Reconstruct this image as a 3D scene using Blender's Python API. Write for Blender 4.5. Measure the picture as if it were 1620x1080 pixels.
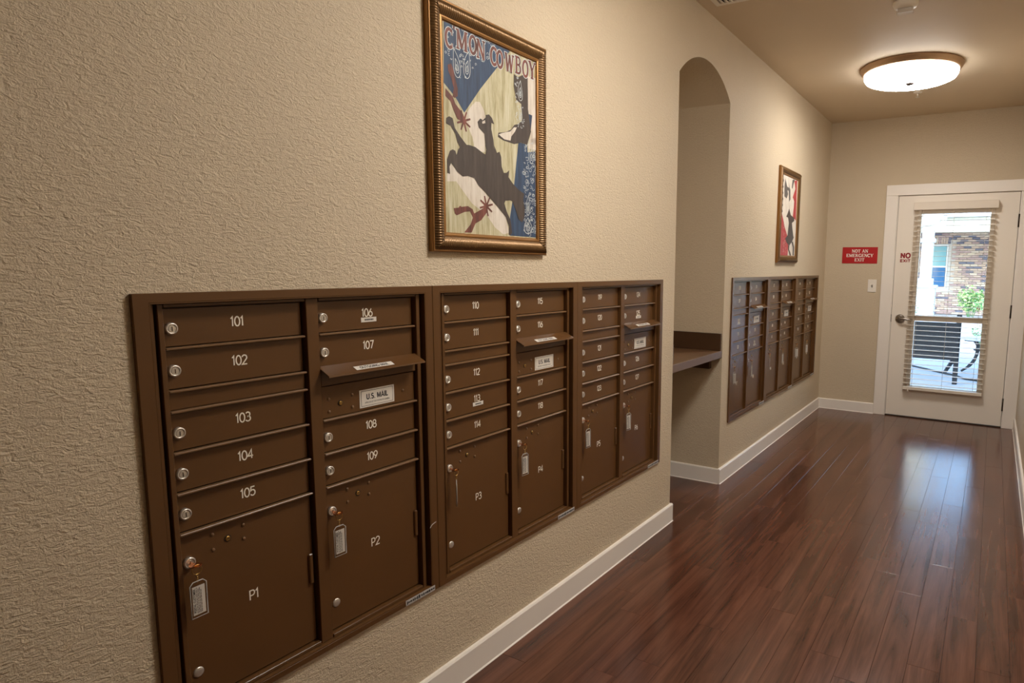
import bpy, bmesh, math, random
from mathutils import Vector, Matrix

SC = bpy.context.scene
for _o in list(bpy.data.objects):
    bpy.data.objects.remove(_o, do_unlink=True)
COL = SC.collection
PI = math.pi

# ------------------------------------------------------------------ camera, world, exposure
L = 6.592          # end wall
H = 2.728          # ceiling
XR = 1.682         # right wall
YB = -2.6          # wall behind the camera
def make_camera():
    yaw, pit, rol, F = 0.5237, -0.1292, 0.0111, 1037.25
    f = Vector((-math.sin(yaw)*math.cos(pit), math.cos(yaw)*math.cos(pit), math.sin(pit)))
    r0 = Vector((math.cos(yaw), math.sin(yaw), 0)); u0 = r0.cross(f)
    r = math.cos(rol)*r0 + math.sin(rol)*u0
    u = -math.sin(rol)*r0 + math.cos(rol)*u0
    cd = bpy.data.cameras.new('camera'); cd.sensor_width = 36; cd.sensor_fit = 'HORIZONTAL'
    cd.lens = 36*F/1620; cd.shift_x = -158.57/1620; cd.shift_y = 16.02/1620
    cd.clip_start = 0.02; cd.clip_end = 300
    co = bpy.data.objects.new('camera', cd); COL.objects.link(co)
    m = Matrix(((r.x, u.x, -f.x, 1.4323), (r.y, u.y, -f.y, 0.0), (r.z, u.z, -f.z, 1.3686), (0, 0, 0, 1)))
    co.matrix_world = m
    SC.camera = co
make_camera()

LAMP_STRENGTH = 44.0
SKY_STRENGTH = 1.45
SC.view_settings.view_transform = 'Standard'
SC.view_settings.look = 'None'
SC.view_settings.gamma = 1.0
SC.view_settings.use_curve_mapping = False
SC.view_settings.exposure = 0.0

wd = bpy.data.worlds.new('daylight'); SC.world = wd; wd.use_nodes = True
nt = wd.node_tree; nt.nodes.clear()
_out = nt.nodes.new('ShaderNodeOutputWorld'); _bg = nt.nodes.new('ShaderNodeBackground')
_sky = nt.nodes.new('ShaderNodeTexSky'); _sky.sky_type = 'NISHITA'
_sky.sun_disc = False; _sky.sun_elevation = math.radians(48); _sky.sun_rotation = math.radians(200)
_sky.air_density = 1.2; _sky.dust_density = 2.5; _sky.ozone_density = 1.5
_bg.inputs['Strength'].default_value = SKY_STRENGTH
nt.links.new(_sky.outputs[0], _bg.inputs[0]); nt.links.new(_bg.outputs[0], _out.inputs[0])

# ------------------------------------------------------------------ materials
def srgb(r, g, b):
    def c(v):
        v /= 255.0
        return v/12.92 if v <= .04045 else ((v+.055)/1.055)**2.4
    return (c(r), c(g), c(b), 1)

MATS = {}
def mat(name, col, rough=.5, metal=0.0, spec=.5, emit=None, estr=0, bump=None, vary=0.0, coat=0.0):
    m = bpy.data.materials.new(name); m.use_nodes = True
    n = m.node_tree; b = n.nodes['Principled BSDF']
    b.inputs['Base Color'].default_value = col
    b.inputs['Roughness'].default_value = rough
    b.inputs['Metallic'].default_value = metal
    b.inputs['Specular IOR Level'].default_value = spec
    if coat: b.inputs['Coat Weight'].default_value = coat; b.inputs['Coat Roughness'].default_value = .1
    if emit:
        b.inputs['Emission Color'].default_value = emit; b.inputs['Emission Strength'].default_value = estr
    geo = None
    if bump or vary:
        geo = n.nodes.new('ShaderNodeNewGeometry')
    if bump:
        sc, strength, dist, det = bump
        nz = n.nodes.new('ShaderNodeTexNoise'); nz.inputs['Scale'].default_value = sc
        nz.inputs['Detail'].default_value = det; nz.inputs['Distortion'].default_value = .6
        bp = n.nodes.new('ShaderNodeBump'); bp.inputs['Strength'].default_value = strength; bp.inputs['Distance'].default_value = dist
        n.links.new(geo.outputs['Position'], nz.inputs['Vector']); n.links.new(nz.outputs['Fac'], bp.inputs['Height'])
        n.links.new(bp.outputs[0], b.inputs['Normal'])
    if vary:
        nz = n.nodes.new('ShaderNodeTexNoise'); nz.inputs['Scale'].default_value = 9; nz.inputs['Detail'].default_value = 4
        n.links.new(geo.outputs['Position'], nz.inputs['Vector'])
        mx = n.nodes.new('ShaderNodeMix'); mx.data_type = 'RGBA'
        mx.inputs['A'].default_value = tuple(min(1, c*(1-vary)) for c in col[:3])+(1,)
        mx.inputs['B'].default_value = tuple(min(1, c*(1+vary)) for c in col[:3])+(1,)
        n.links.new(nz.outputs['Fac'], mx.inputs['Factor']); n.links.new(mx.outputs['Result'], b.inputs['Base Color'])
    MATS[name] = m
    return m

def wall_paint(name, col, strength, dist, scale):
    """rolled knock-down plaster: stretched worm-like ridges over fine grain"""
    m = mat(name, col, rough=.62, spec=.35)
    n = m.node_tree; b = n.nodes['Principled BSDF']
    g = n.nodes.new('ShaderNodeNewGeometry')
    mp = n.nodes.new('ShaderNodeMapping'); mp.inputs['Scale'].default_value = (1, .62, 1.25)
    mp.inputs['Rotation'].default_value = (math.radians(28), 0, 0)
    n1 = n.nodes.new('ShaderNodeTexNoise'); n1.inputs['Scale'].default_value = scale; n1.inputs['Detail'].default_value = 2.5
    n1.inputs['Roughness'].default_value = .55; n1.inputs['Distortion'].default_value = 1.1
    n2 = n.nodes.new('ShaderNodeTexNoise'); n2.inputs['Scale'].default_value = scale*3.2; n2.inputs['Detail'].default_value = 2
    ad = n.nodes.new('ShaderNodeMath'); ad.operation = 'MULTIPLY_ADD'; ad.inputs[1].default_value = .3
    bp = n.nodes.new('ShaderNodeBump'); bp.inputs['Strength'].default_value = strength; bp.inputs['Distance'].default_value = dist
    n.links.new(g.outputs['Position'], mp.inputs[0]); n.links.new(mp.outputs[0], n1.inputs['Vector']); n.links.new(g.outputs['Position'], n2.inputs['Vector'])
    n.links.new(n2.outputs['Fac'], ad.inputs[0]); n.links.new(n1.outputs['Fac'], ad.inputs[2])
    n.links.new(ad.outputs[0], bp.inputs['Height']); n.links.new(bp.outputs[0], b.inputs['Normal'])
    n3 = n.nodes.new('ShaderNodeTexNoise'); n3.inputs['Scale'].default_value = 2.3; n3.inputs['Detail'].default_value = 5
    n.links.new(g.outputs['Position'], n3.inputs['Vector'])
    mx = n.nodes.new('ShaderNodeMix'); mx.data_type = 'RGBA'
    mx.inputs['A'].default_value = tuple(c*.95 for c in col[:3])+(1,); mx.inputs['B'].default_value = tuple(c*1.05 for c in col[:3])+(1,)
    n.links.new(n3.outputs['Fac'], mx.inputs['Factor']); n.links.new(mx.outputs['Result'], b.inputs['Base Color'])
    return m

def wood_floor():
    m = mat('plank_wood', (.1, .05, .03, 1), rough=.36, spec=.5)
    n = m.node_tree; b = n.nodes['Principled BSDF']
    g = n.nodes.new('ShaderNodeNewGeometry'); oi = n.nodes.new('ShaderNodeObjectInfo')
    cm = n.nodes.new('ShaderNodeCombineXYZ')
    ml = n.nodes.new('ShaderNodeMath'); ml.operation = 'MULTIPLY'; ml.inputs[1].default_value = 37.0
    n.links.new(oi.outputs['Random'], ml.inputs[0]); n.links.new(ml.outputs[0], cm.inputs[2])
    va = n.nodes.new('ShaderNodeVectorMath'); va.operation = 'ADD'
    n.links.new(g.outputs['Position'], va.inputs[0]); n.links.new(cm.outputs[0], va.inputs[1])
    def noise(sx, sy, scale, det, dist):
        mp = n.nodes.new('ShaderNodeMapping'); mp.inputs['Scale'].default_value = (sx, sy, 1)
        nz = n.nodes.new('ShaderNodeTexNoise'); nz.inputs['Scale'].default_value = scale; nz.inputs['Detail'].default_value = det
        nz.inputs['Distortion'].default_value = dist; nz.inputs['Roughness'].default_value = .62
        n.links.new(va.outputs[0], mp.inputs[0]); n.links.new(mp.outputs[0], nz.inputs['Vector'])
        return nz
    a = noise(1, .05, 17, 5, 1.1)       # broad figure
    c = noise(1, .022, 150, 3, .3)       # fine grain
    k = noise(1, .22, 6, 3, 1.5)        # knots / cloudy patches
    cr = n.nodes.new('ShaderNodeValToRGB')
    e = cr.color_ramp.elements
    e[0].position = .24; e[0].color = srgb(54, 32, 23); e[1].position = .80; e[1].color = srgb(112, 72, 54)
    x = e.new(.47); x.color = srgb(86, 52, 38); x = e.new(.6); x.color = srgb(98, 61, 45)
    sm = n.nodes.new('ShaderNodeMath'); sm.operation = 'MULTIPLY_ADD'; sm.inputs[1].default_value = .24
    n.links.new(c.outputs['Fac'], sm.inputs[0]); n.links.new(a.outputs['Fac'], sm.inputs[2])
    s2 = n.nodes.new('ShaderNodeMath'); s2.operation = 'MULTIPLY_ADD'; s2.inputs[1].default_value = .40
    n.links.new(k.outputs['Fac'], s2.inputs[0]); n.links.new(sm.outputs[0], s2.inputs[2])
    s3 = n.nodes.new('ShaderNodeMath'); s3.operation = 'MULTIPLY_ADD'; s3.inputs[1].default_value = .05
    n.links.new(oi.outputs['Random'], s3.inputs[0]); n.links.new(s2.outputs[0], s3.inputs[2])
    s4 = n.nodes.new('ShaderNodeMath'); s4.operation = 'SUBTRACT'; s4.inputs[1].default_value = .33
    n.links.new(s3.outputs[0], s4.inputs[0]); n.links.new(s4.outputs[0], cr.inputs[0])
    n.links.new(cr.outputs[0], b.inputs['Base Color'])
    rr = n.nodes.new('ShaderNodeMapRange'); rr.inputs['To Min'].default_value = .13; rr.inputs['To Max'].default_value = .25
    n.links.new(a.outputs['Fac'], rr.inputs[0]); n.links.new(rr.outputs[0], b.inputs['Roughness'])
    bp = n.nodes.new('ShaderNodeBump'); bp.inputs['Strength'].default_value = .34; bp.inputs['Distance'].default_value = .0009
    n.links.new(sm.outputs[0], bp.inputs['Height']); n.links.new(bp.outputs[0], b.inputs['Normal'])
    return m

def thin_glass(name, tint, refl=1.0):
    m = bpy.data.materials.new(name); m.use_nodes = True
    n = m.node_tree; n.nodes.clear()
    o = n.nodes.new('ShaderNodeOutputMaterial'); t = n.nodes.new('ShaderNodeBsdfTransparent'); t.inputs[0].default_value = tint
    gl = n.nodes.new('ShaderNodeBsdfGlossy'); gl.inputs['Roughness'].default_value = .02
    lw = n.nodes.new('ShaderNodeLayerWeight'); pw = n.nodes.new('ShaderNodeMath'); pw.operation = 'POWER'; pw.inputs[1].default_value = 4
    fr = n.nodes.new('ShaderNodeMath'); fr.operation = 'MULTIPLY_ADD'; fr.inputs[1].default_value = .6; fr.inputs[2].default_value = .035
    n.links.new(lw.outputs['Facing'], pw.inputs[0]); n.links.new(pw.outputs[0], fr.inputs[0])
    mx = n.nodes.new('ShaderNodeMixShader')
    n.links.new(fr.outputs[0], mx.inputs[0]); n.links.new(t.outputs[0], mx.inputs[1]); n.links.new(gl.outputs[0], mx.inputs[2])
    n.links.new(mx.outputs[0], o.inputs[0]); MATS[name] = m
    return m

WALL = srgb(207, 190, 163)
M_WALL = wall_paint('wall_plaster', WALL, .95, .0045, 95)
M_CEIL = wall_paint('ceiling_plaster', srgb(212, 194, 168), .25, .002, 80)
M_FLOOR = wood_floor()
M_SEAM = mat('seam_dark', srgb(24, 14, 10), .8)
M_TRIM = mat('white_trim_paint', srgb(238, 230, 220), .38, bump=(240, .06, .001, 2))
M_DOOR = mat('door_paint', srgb(236, 226, 212), .4, bump=(200, .06, .001, 2))
M_BRONZE = mat('bronze_powder_coat', srgb(96, 65, 36), .27, spec=.40, bump=(900, .10, .0006, 2), vary=.06)
M_BRONZE_D = mat('bronze_shadow_steel', srgb(28, 18, 11), .45, spec=.4)  # dark copy of the bronze: shade inside the gaps put into the colour
M_BRONZE_LIT = mat('bronze_highlight', srgb(120, 88, 56), .33, spec=.6)  # lighter copy of the bronze: lamp highlights put into the colour
M_STEEL = mat('nickel', srgb(214, 206, 194), .36, metal=.75)
M_SATIN = mat('satin_nickel', srgb(146, 138, 128), .3, metal=1)
M_STEEL_D = mat('dark_steel', srgb(70, 62, 54), .35, metal=1)
M_COPPER = mat('copper_key', srgb(206, 132, 84), .25, metal=1)
M_BRASS = mat('brass', srgb(196, 160, 92), .28, metal=1)
M_NUM = mat('engraved_white', srgb(240, 230, 210), .6)
M_LABEL = mat('label_white', srgb(224, 216, 204), .5)
M_INK = mat('ink_black', srgb(28, 26, 34), .6)
M_SILVER = mat('sticker_silver', srgb(190, 186, 180), .45, metal=0)
M_RED = mat('sign_red', srgb(176, 16, 22), .4)
M_WHITE = mat('sign_white', srgb(240, 232, 222), .5)
M_PLASTIC = mat('switch_plastic', srgb(232, 224, 212), .35)
M_GOLD = mat('frame_gold', srgb(146, 104, 56), .38, metal=.6, bump=(300, .15, .0006, 3))
M_RIB = mat('frame_antique_bronze', srgb(112, 84, 52), .30, metal=.6, vary=.2)
M_GROOVE = mat('frame_dark', srgb(44, 30, 20), .5)
M_SHELF = mat('shelf_laminate', srgb(104, 76, 52), .42, vary=.12)
M_SHELF_E = mat('shelf_edge_laminate', srgb(112, 90, 78), .45)
M_SPLASH = mat('splash_laminate', srgb(74, 50, 30), .42, vary=.15)
M_BLIND = mat('blind_white', srgb(226, 214, 198), .45)
M_CORD = mat('blind_cord', srgb(222, 212, 198), .7)
M_GLASS = thin_glass('pane_glass', (.88, .95, 1.0, 1))
M_CLEAR = thin_glass('clear_plastic', (.96, .96, .96, 1))
M_PAN = mat('brushed_pan', srgb(176, 146, 116), .38, metal=.6)
def diffuser_mats(k):
    return [mat('lit_diffuser', srgb(255, 250, 240), .4, emit=(1.0, .965, .92, 1), estr=LAMP_STRENGTH*k),
            mat('lit_diffuser_side', srgb(255, 250, 240), .4, emit=(1.0, .965, .92, 1), estr=LAMP_STRENGTH*k*.42)]

# ------------------------------------------------------------------ mesh helpers
class MB:
    def __init__(s): s.v = []; s.f = []; s.m = []; s.sm = []
    def add(s, vs, fs, mi=0, smooth=False):
        o = len(s.v); s.v += [tuple(p) for p in vs]
        for f in fs: s.f.append([i+o for i in f]); s.m.append(mi); s.sm.append(smooth)
        return s
    def box(s, x0, x1, y0, y1, z0, z1, mi=0):
        vs = [(x0,y0,z0),(x1,y0,z0),(x1,y1,z0),(x0,y1,z0),(x0,y0,z1),(x1,y0,z1),(x1,y1,z1),(x0,y1,z1)]
        return s.add(vs, [(0,3,2,1),(4,5,6,7),(0,1,5,4),(1,2,6,5),(2,3,7,6),(3,0,4,7)], mi)
    def bbox(s, x0, x1, y0, y1, z0, z1, c, mi=0):
        """box with chamfered edges"""
        bm = bmesh.new(); bmesh.ops.create_cube(bm, size=1)
        for v in bm.verts:
            v.co = Vector(((x0+x1)/2+v.co.x*(x1-x0), (y0+y1)/2+v.co.y*(y1-y0), (z0+z1)/2+v.co.z*(z1-z0)))
        bmesh.ops.bevel(bm, geom=bm.edges[:], offset=c, segments=1, affect='EDGES', profile=.5)
        bm.verts.index_update()
        s.add([v.co for v in bm.verts], [[v.index for v in f.verts] for f in bm.faces], mi); bm.free()
        return s
    def frame(s, x0, x1, oy0, oy1, oz0, oz1, iy0, iy1, iz0, iz1, mi=0):
        """rectangular ring in the y-z plane, x0..x1 deep"""
        vs = []
        for x in (x0, x1):
            vs += [(x,oy0,oz0),(x,oy1,oz0),(x,oy1,oz1),(x,oy0,oz1),(x,iy0,iz0),(x,iy1,iz0),(x,iy1,iz1),(x,iy0,iz1)]
        fs = []
        for k in range(4):
            a, b = k, (k+1) % 4
            fs += [(8+a,8+b,12+b,12+a), (a,4+a,4+b,b), (a,b,8+b,8+a), (4+a,12+a,12+b,4+b)]
        return s.add(vs, fs, mi)
    def poly(s, pts, o, ex, ey, mi=0):
        """flat outline (may be concave), triangulated; wound so that ex x ey is the normal"""
        bm = bmesh.new()
        vs = [bm.verts.new(Vector(o)+Vector(ex)*p[0]+Vector(ey)*p[1]) for p in pts]
        f = bm.faces.new(vs); bm.normal_update()
        if f.normal.dot(Vector(ex).cross(Vector(ey))) < 0: f.normal_flip()
        bmesh.ops.triangulate(bm, faces=[f]); bm.verts.index_update()
        s.add([v.co for v in bm.verts], [[v.index for v in q.verts] for q in bm.faces], mi); bm.free()
        return s
    def prism(s, pts, o, ex, ey, d, mi=0):
        """outline extruded by the vector d, closed"""
        bm = bmesh.new()
        vs = [bm.verts.new(Vector(o)+Vector(ex)*p[0]+Vector(ey)*p[1]) for p in pts]
        f = bm.faces.new(vs)
        r = bmesh.ops.extrude_face_region(bm, geom=[f])
        for e in r['geom']:
            if isinstance(e, bmesh.types.BMVert): e.co += Vector(d)
        bmesh.ops.recalc_face_normals(bm, faces=bm.faces[:]); bmesh.ops.triangulate(bm, faces=[q for q in bm.faces if len(q.verts) > 4])
        bm.verts.index_update()
        s.add([v.co for v in bm.verts], [[v.index for v in q.verts] for q in bm.faces], mi); bm.free()
        return s
    def lathe(s, o, ex, ey, n, prof, seg=24, mi=0, smooth=True, cap=True):
        """profile [(radius, height along n)] turned about n"""
        o = Vector(o); ex = Vector(ex); ey = Vector(ey); n = Vector(n); vs = []
        for r, h in prof:
            for k in range(seg):
                a = 2*PI*k/seg
                vs.append(o+ex*(r*math.cos(a))+ey*(r*math.sin(a))+n*h)
        fs = []
        for i in range(len(prof)-1):
            for k in range(seg):
                k2 = (k+1) % seg
                fs.append((i*seg+k, i*seg+k2, (i+1)*seg+k2, (i+1)*seg+k))
        s.add(vs, fs, mi, smooth)
        if cap:
            b = len(s.v)-len(vs)
            s.f.append([b+(len(prof)-1)*seg+k for k in range(seg)]); s.m.append(mi); s.sm.append(False)
            s.f.append([b+k for k in reversed(range(seg))]); s.m.append(mi); s.sm.append(False)
        return s
    def tube(s, path, r, seg=8, mi=0, closed=False):
        P = [Vector(p) for p in path]; N = len(P); vs = []
        ref = Vector((.31, .17, .93))
        for i in range(N):
            if closed: t = P[(i+1) % N]-P[i-1]
            else: t = P[min(i+1, N-1)]-P[max(i-1, 0)]
            t.normalize()
            a = t.cross(ref)
            if a.length < .05: a = t.cross(Vector((1, 0, 0)))
            a.normalize(); b = t.cross(a)
            rr = r[i] if isinstance(r, (list, tuple)) else r
            vs += [P[i]+a*(rr*math.cos(2*PI*k/seg))+b*(rr*math.sin(2*PI*k/seg)) for k in range(seg)]
        fs = []
        for i in range(N if closed else N-1):
            j = (i+1) % N
            for k in range(seg):
                k2 = (k+1) % seg
                fs.append((i*seg+k, i*seg+k2, j*seg+k2, j*seg+k))
        if not closed:
            fs.append(tuple(reversed(range(seg)))); fs.append(tuple((N-1)*seg+k for k in range(seg)))
        return s.add(vs, fs, mi, True)
    def mesh(s, name, mats):
        me = bpy.data.meshes.new(name); me.from_pydata(s.v, [], s.f)
        for m in (mats if isinstance(mats, (list, tuple)) else [mats]): me.materials.append(m)
        me.polygons.foreach_set('material_index', s.m); me.polygons.foreach_set('use_smooth', s.sm)
        me.update(); return me
    def build(s, name, mats, parent=None, loc=(0, 0, 0)):
        return link(name, s.mesh(name, mats), parent, loc)

def link(name, me, parent=None, loc=(0, 0, 0), rot=None):
    o = bpy.data.objects.new(name, me); COL.objects.link(o); o.location = loc
    if rot: o.rotation_euler = rot
    if parent: o.parent = parent
    return o
def thing(name, label, cat, loc=(0, 0, 0), rotz=0, group=None):
    o = bpy.data.objects.new(name, None); COL.objects.link(o); o.empty_display_size = .1
    o.location = loc; o.rotation_euler = (0, 0, rotz)
    return tag(o, label, cat, group)
def tag(o, label, cat, group=None, kind=None):
    o['label'] = label; o['category'] = cat
    if group: o['group'] = group
    if kind: o['kind'] = kind
    return o
def struct(o, label=None, cat=None):
    o['kind'] = 'structure'
    if label: o['label'] = label
    if cat: o['category'] = cat
    return o
def normals_out(o):
    bm = bmesh.new(); bm.from_mesh(o.data); bmesh.ops.recalc_face_normals(bm, faces=bm.faces[:]); bm.to_mesh(o.data); bm.free()

# ------------------------------------------------------------------ stroke lettering
def arc(cx, cy, rx, ry, a0, a1, n=14):
    return [(cx+rx*math.cos(math.radians(a0+(a1-a0)*i/n)), cy+ry*math.sin(math.radians(a0+(a1-a0)*i/n))) for i in range(n+1)]
GLYPH = {   # (advance width, [strokes])
 '0': (.66, [arc(.29, .5, .27, .5, 0, 360, 28)]),
 '1': (.42, [[(.02, .80), (.2, 1), (.2, 0)]]),
 '2': (.64, [arc(.28, .73, .26, .27, 165, -35, 14)+[(.02, 0), (.56, 0)]]),
 '3': (.64, [arc(.27, .755, .23, .245, 150, -88, 12)+arc(.27, .27, .27, .27, 88, -155, 14)]),
 '4': (.68, [[(.44, 0), (.44, 1), (.02, .3), (.6, .3)]]),
 '5': (.64, [[(.52, 1), (.12, 1), (.07, .56)]+arc(.28, .32, .27, .32, 128, -150, 16)]),
 '6': (.66, [arc(.29, .31, .27, .31, 0, 360, 22), [(.42, 1), (.2, .7), (.03, .4)]]),
 '7': (.62, [[(.02, 1), (.55, 1), (.2, 0)]]),
 '8': (.66, [arc(.29, .755, .22, .245, 0, 360, 20), arc(.29, .265, .27, .265, 0, 360, 22)]),
 '9': (.66, [arc(.29, .69, .27, .31, 0, 360, 22), [(.16, 0), (.38, .3), (.55, .6)]]),
 'P': (.66, [[(.05, 0), (.05, 1), (.3, 1)]+arc(.3, .73, .24, .27, 90, -90, 12)+[(.05, .46)]]),
}
def ribbon(mb, pts, w, o, ex, ey, mi=0, closed=False, disc=False, lift=0.0):
    """flat stroke of width w along pts: one mitred strip, nothing overlapping"""
    o = Vector(o); ex = Vector(ex); ey = Vector(ey); o = o+ex.cross(ey)*lift
    P = [Vector((p[0], p[1])) for p in pts]
    if closed and (P[0]-P[-1]).length < 1e-7: P.pop()
    if not closed and len(P) > 3 and (P[0]-P[-1]).length < 1e-7: P.pop(); closed = True
    Q = [P[0]]
    for p in P[1:]:
        if (p-Q[-1]).length > 1e-7: Q.append(p)
    P = Q; n = len(P); L_, R_ = [], []
    for i in range(n):
        a = P[i-1] if (i > 0 or closed) else None
        b = P[(i+1) % n] if (i < n-1 or closed) else None
        d0 = (P[i]-a).normalized() if a is not None else (b-P[i]).normalized()
        d1 = (b-P[i]).normalized() if b is not None else d0
        m_ = d0+d1
        m_ = m_.normalized() if m_.length > .3 else d0
        nn = Vector((-m_.y, m_.x)); k = max(.45, nn.dot(Vector((-d0.y, d0.x))))
        L_.append(P[i]+nn*(w/2/k)); R_.append(P[i]-nn*(w/2/k))
    vs = [o+ex*p.x+ey*p.y for p in L_]+[o+ex*p.x+ey*p.y for p in R_]
    fs = [(n+i, n+(i+1) % n, (i+1) % n, i) for i in range(n if closed else n-1)]
    mb.add(vs, fs, mi)
def number(text, h, w, mb=None, o=(0, 0, 0), ex=(0, 1, 0), ey=(0, 0, 1), mi=0):
    mb = mb or MB()
    tot = sum(GLYPH[c][0] for c in text)*h
    x = -tot/2
    for c in text:
        adv, st = GLYPH[c]
        for k, s in enumerate(st): ribbon(mb, [(x+p[0]*h, (p[1]-.5)*h) for p in s], w, o, ex, ey, mi, lift=k*.0001)
        x += adv*h
    return mb
# slab-serif capitals: strokes (points, weight) and serif feet (x, y, half length)
T, t_ = .2, .11
SER = {
 'N': (.86, [([(.14,0),(.14,1)],t_),([(.14,1),(.72,0)],T),([(.72,0),(.72,1)],t_)], [(.14,0,.13),(.12,1,.12),(.72,1,.13)]),
 'O': (.88, [(arc(.44,.5,.33,.44,0,360,22),T)], []),
 'T': (.78, [([(.39,0),(.39,1)],T),([(.06,.94),(.72,.94)],t_),([(.07,.74),(.07,.97)],.09),([(.71,.74),(.71,.97)],.09)], [(.39,0,.17)]),
 'A': (.9, [([(.12,0),(.43,1)],t_),([(.43,1),(.76,0)],T),([(.24,.32),(.64,.32)],t_)], [(.12,0,.12),(.76,0,.14)]),
 'E': (.78, [([(.18,0),(.18,1)],T),([(.18,.05),(.68,.05)],t_),([(.18,.95),(.66,.95)],t_),([(.18,.5),(.5,.5)],t_),([(.67,0),(.67,.24)],.08),([(.65,.78),(.65,1)],.08),([(.5,.38),(.5,.62)],.07)], [(.16,0,.13),(.16,1,.13)]),
 'M': (1.04, [([(.16,0),(.16,1)],t_),([(.16,1),(.5,.08)],T),([(.5,.08),(.84,1)],t_),([(.84,0),(.84,1)],T)], [(.16,0,.13),(.13,1,.12),(.84,0,.14),(.88,1,.12)]),
 'R': (.88, [([(.2,0),(.2,1)],T),([(.2,.95),(.42,.95)]+arc(.42,.73,.22,.22,90,-90,10)+[(.2,.5)],.13),([(.42,.5),(.74,.03)],T)], [(.18,0,.15),(.16,1,.13),(.78,.02,.08)]),
 'G': (.9, [(arc(.46,.5,.34,.45,50,330,20),T),([(.76,.08),(.76,.42)],.15),([(.72,.7),(.72,.98)],.08)], [(.74,.42,.15)]),
 'C': (.84, [(arc(.45,.5,.34,.45,50,310,20),T),([(.7,.68),(.7,.98)],.08),([(.7,.04),(.7,.3)],.06)], []),
 'Y': (.84, [([(.12,1),(.42,.45)],T),([(.72,1),(.42,.45)],t_),([(.42,.48),(.42,0)],T)], [(.42,0,.15),(.13,1,.14),(.72,1,.11)]),
 'X': (.86, [([(.14,1),(.7,0)],T),([(.7,1),(.14,0)],t_)], [(.14,0,.12),(.7,0,.14),(.15,1,.14),(.7,1,.11)]),
 'I': (.46, [([(.23,0),(.23,1)],T)], [(.23,0,.17),(.23,1,.17)]),
 'W': (1.1, [([(.14,1),(.34,0)],T),([(.34,0),(.54,.9)],t_),([(.54,.95),(.74,0)],T),([(.74,0),(.94,1)],t_)], [(.14,1,.13),(.94,1,.12)]),
 'B': (.84, [([(.2,0),(.2,1)],T),([(.2,.95),(.42,.95)]+arc(.42,.74,.2,.21,90,-90,10)+[(.2,.53)],.14),([(.42,.53)]+arc(.42,.29,.25,.24,90,-90,10)+[(.2,.05)],.15)], [(.18,0,.14),(.18,1,.14)]),
 "'": (.3, [([(.15,1),(.13,.72)],.16)], []),
 ' ': (.4, [], []),
}
def serif_glyph(mb, c, x, z, hh, ww, o, ex, ey, mi=0, grow=0.0):
    adv, st, se = SER[c]; k = 0
    for pts, w in st:
        ribbon(mb, [(x+p[0]*ww, z+p[1]*hh) for p in pts], w*ww+grow, o, ex, ey, mi, lift=k*.000012); k += 1
    for sx, sz, hl in se:
        yy = .04 if sz < .5 else .96
        if .1 < sz < .9: yy = sz
        ribbon(mb, [(x+(sx-hl)*ww-grow/2, z+yy*hh), (x+(sx+hl)*ww+grow/2, z+yy*hh)], .085*hh+grow, o, ex, ey, mi, lift=k*.000012); k += 1
    return adv*ww
def serif_line(mb, text, cx, z, hh, ww, o, ex, ey, mi=0, grow=0.0):
    tot = sum(SER[c][0] for c in text)*ww; x = cx-tot/2
    for c in text: x += serif_glyph(mb, c, x, z, hh, ww, o, ex, ey, mi, grow)

_fontcache = {}
def sans_mesh(text, size, bold=0.0, aspect=1.0):
    """flat sans lettering as a mesh, centred, in its own x-y plane"""
    cu = bpy.data.curves.new('lettering', 'FONT'); cu.body = text; cu.size = size; cu.offset = bold*size
    cu.align_x = 'CENTER'; cu.align_y = 'CENTER'; cu.fill_mode = 'FRONT'; cu.resolution_u = 3
    ob = bpy.data.objects.new('lettering', cu); COL.objects.link(ob)
    me = bpy.data.meshes.new_from_object(ob)
    bpy.data.objects.remove(ob, do_unlink=True); bpy.data.curves.remove(cu)
    vs = [(v.co.x*aspect, v.co.y) for v in me.vertices]; fs = [tuple(p.vertices) for p in me.polygons]
    bpy.data.meshes.remove(me)
    return vs, fs
def sans(mb, text, size, o, ex, ey, mi=0, bold=0.0, aspect=1.0):
    vs, fs = sans_mesh(text, size, bold, aspect)
    o = Vector(o); ex = Vector(ex); ey = Vector(ey)
    mb.add([o+ex*x+ey*y for x, y in vs], fs, mi)
# plain bold capitals drawn as strokes: (advance, strokes)
CAP = {
 'U': (.78, [[(.1,1),(.1,.32)]+arc(.36,.32,.26,.27,180,360,10)+[(.62,1)]]),
 'S': (.72, [arc(.33,.735,.23,.2,25,270,12)+arc(.33,.27,.25,.215,90,-155,12)]),
 '.': (.3, [[(.12,0),(.12,.15)]]),
 'M': (.94, [[(.1,0),(.1,.97)],[(.12,.93),(.43,.12),(.74,.93)],[(.76,0),(.76,.97)]]),
 'A': (.8, [[(.05,0),(.37,.96),(.69,0)],[(.2,.3),(.54,.3)]]),
 'I': (.32, [[(.13,0),(.13,1)]]),
 'L': (.66, [[(.1,1),(.1,.07),(.56,.07)]]),
 'O': (.86, [arc(.39,.5,.32,.44,0,360,20)]),
 'T': (.7, [[(.02,.93),(.62,.93)],[(.32,.9),(.32,0)]]),
 'G': (.84, [arc(.4,.5,.32,.44,45,345,18)+[(.71,.44),(.44,.44)]]),
 'N': (.82, [[(.1,0),(.1,1)],[(.1,.95),(.62,.05)],[(.62,0),(.62,1)]]),
 'E': (.72, [[(.6,.93),(.1,.93),(.1,.07),(.6,.07)],[(.1,.5),(.52,.5)]]),
 'X': (.76, [[(.05,1),(.63,0)],[(.63,1),(.05,0)]]),
 ' ': (.4, []),
}
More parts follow.
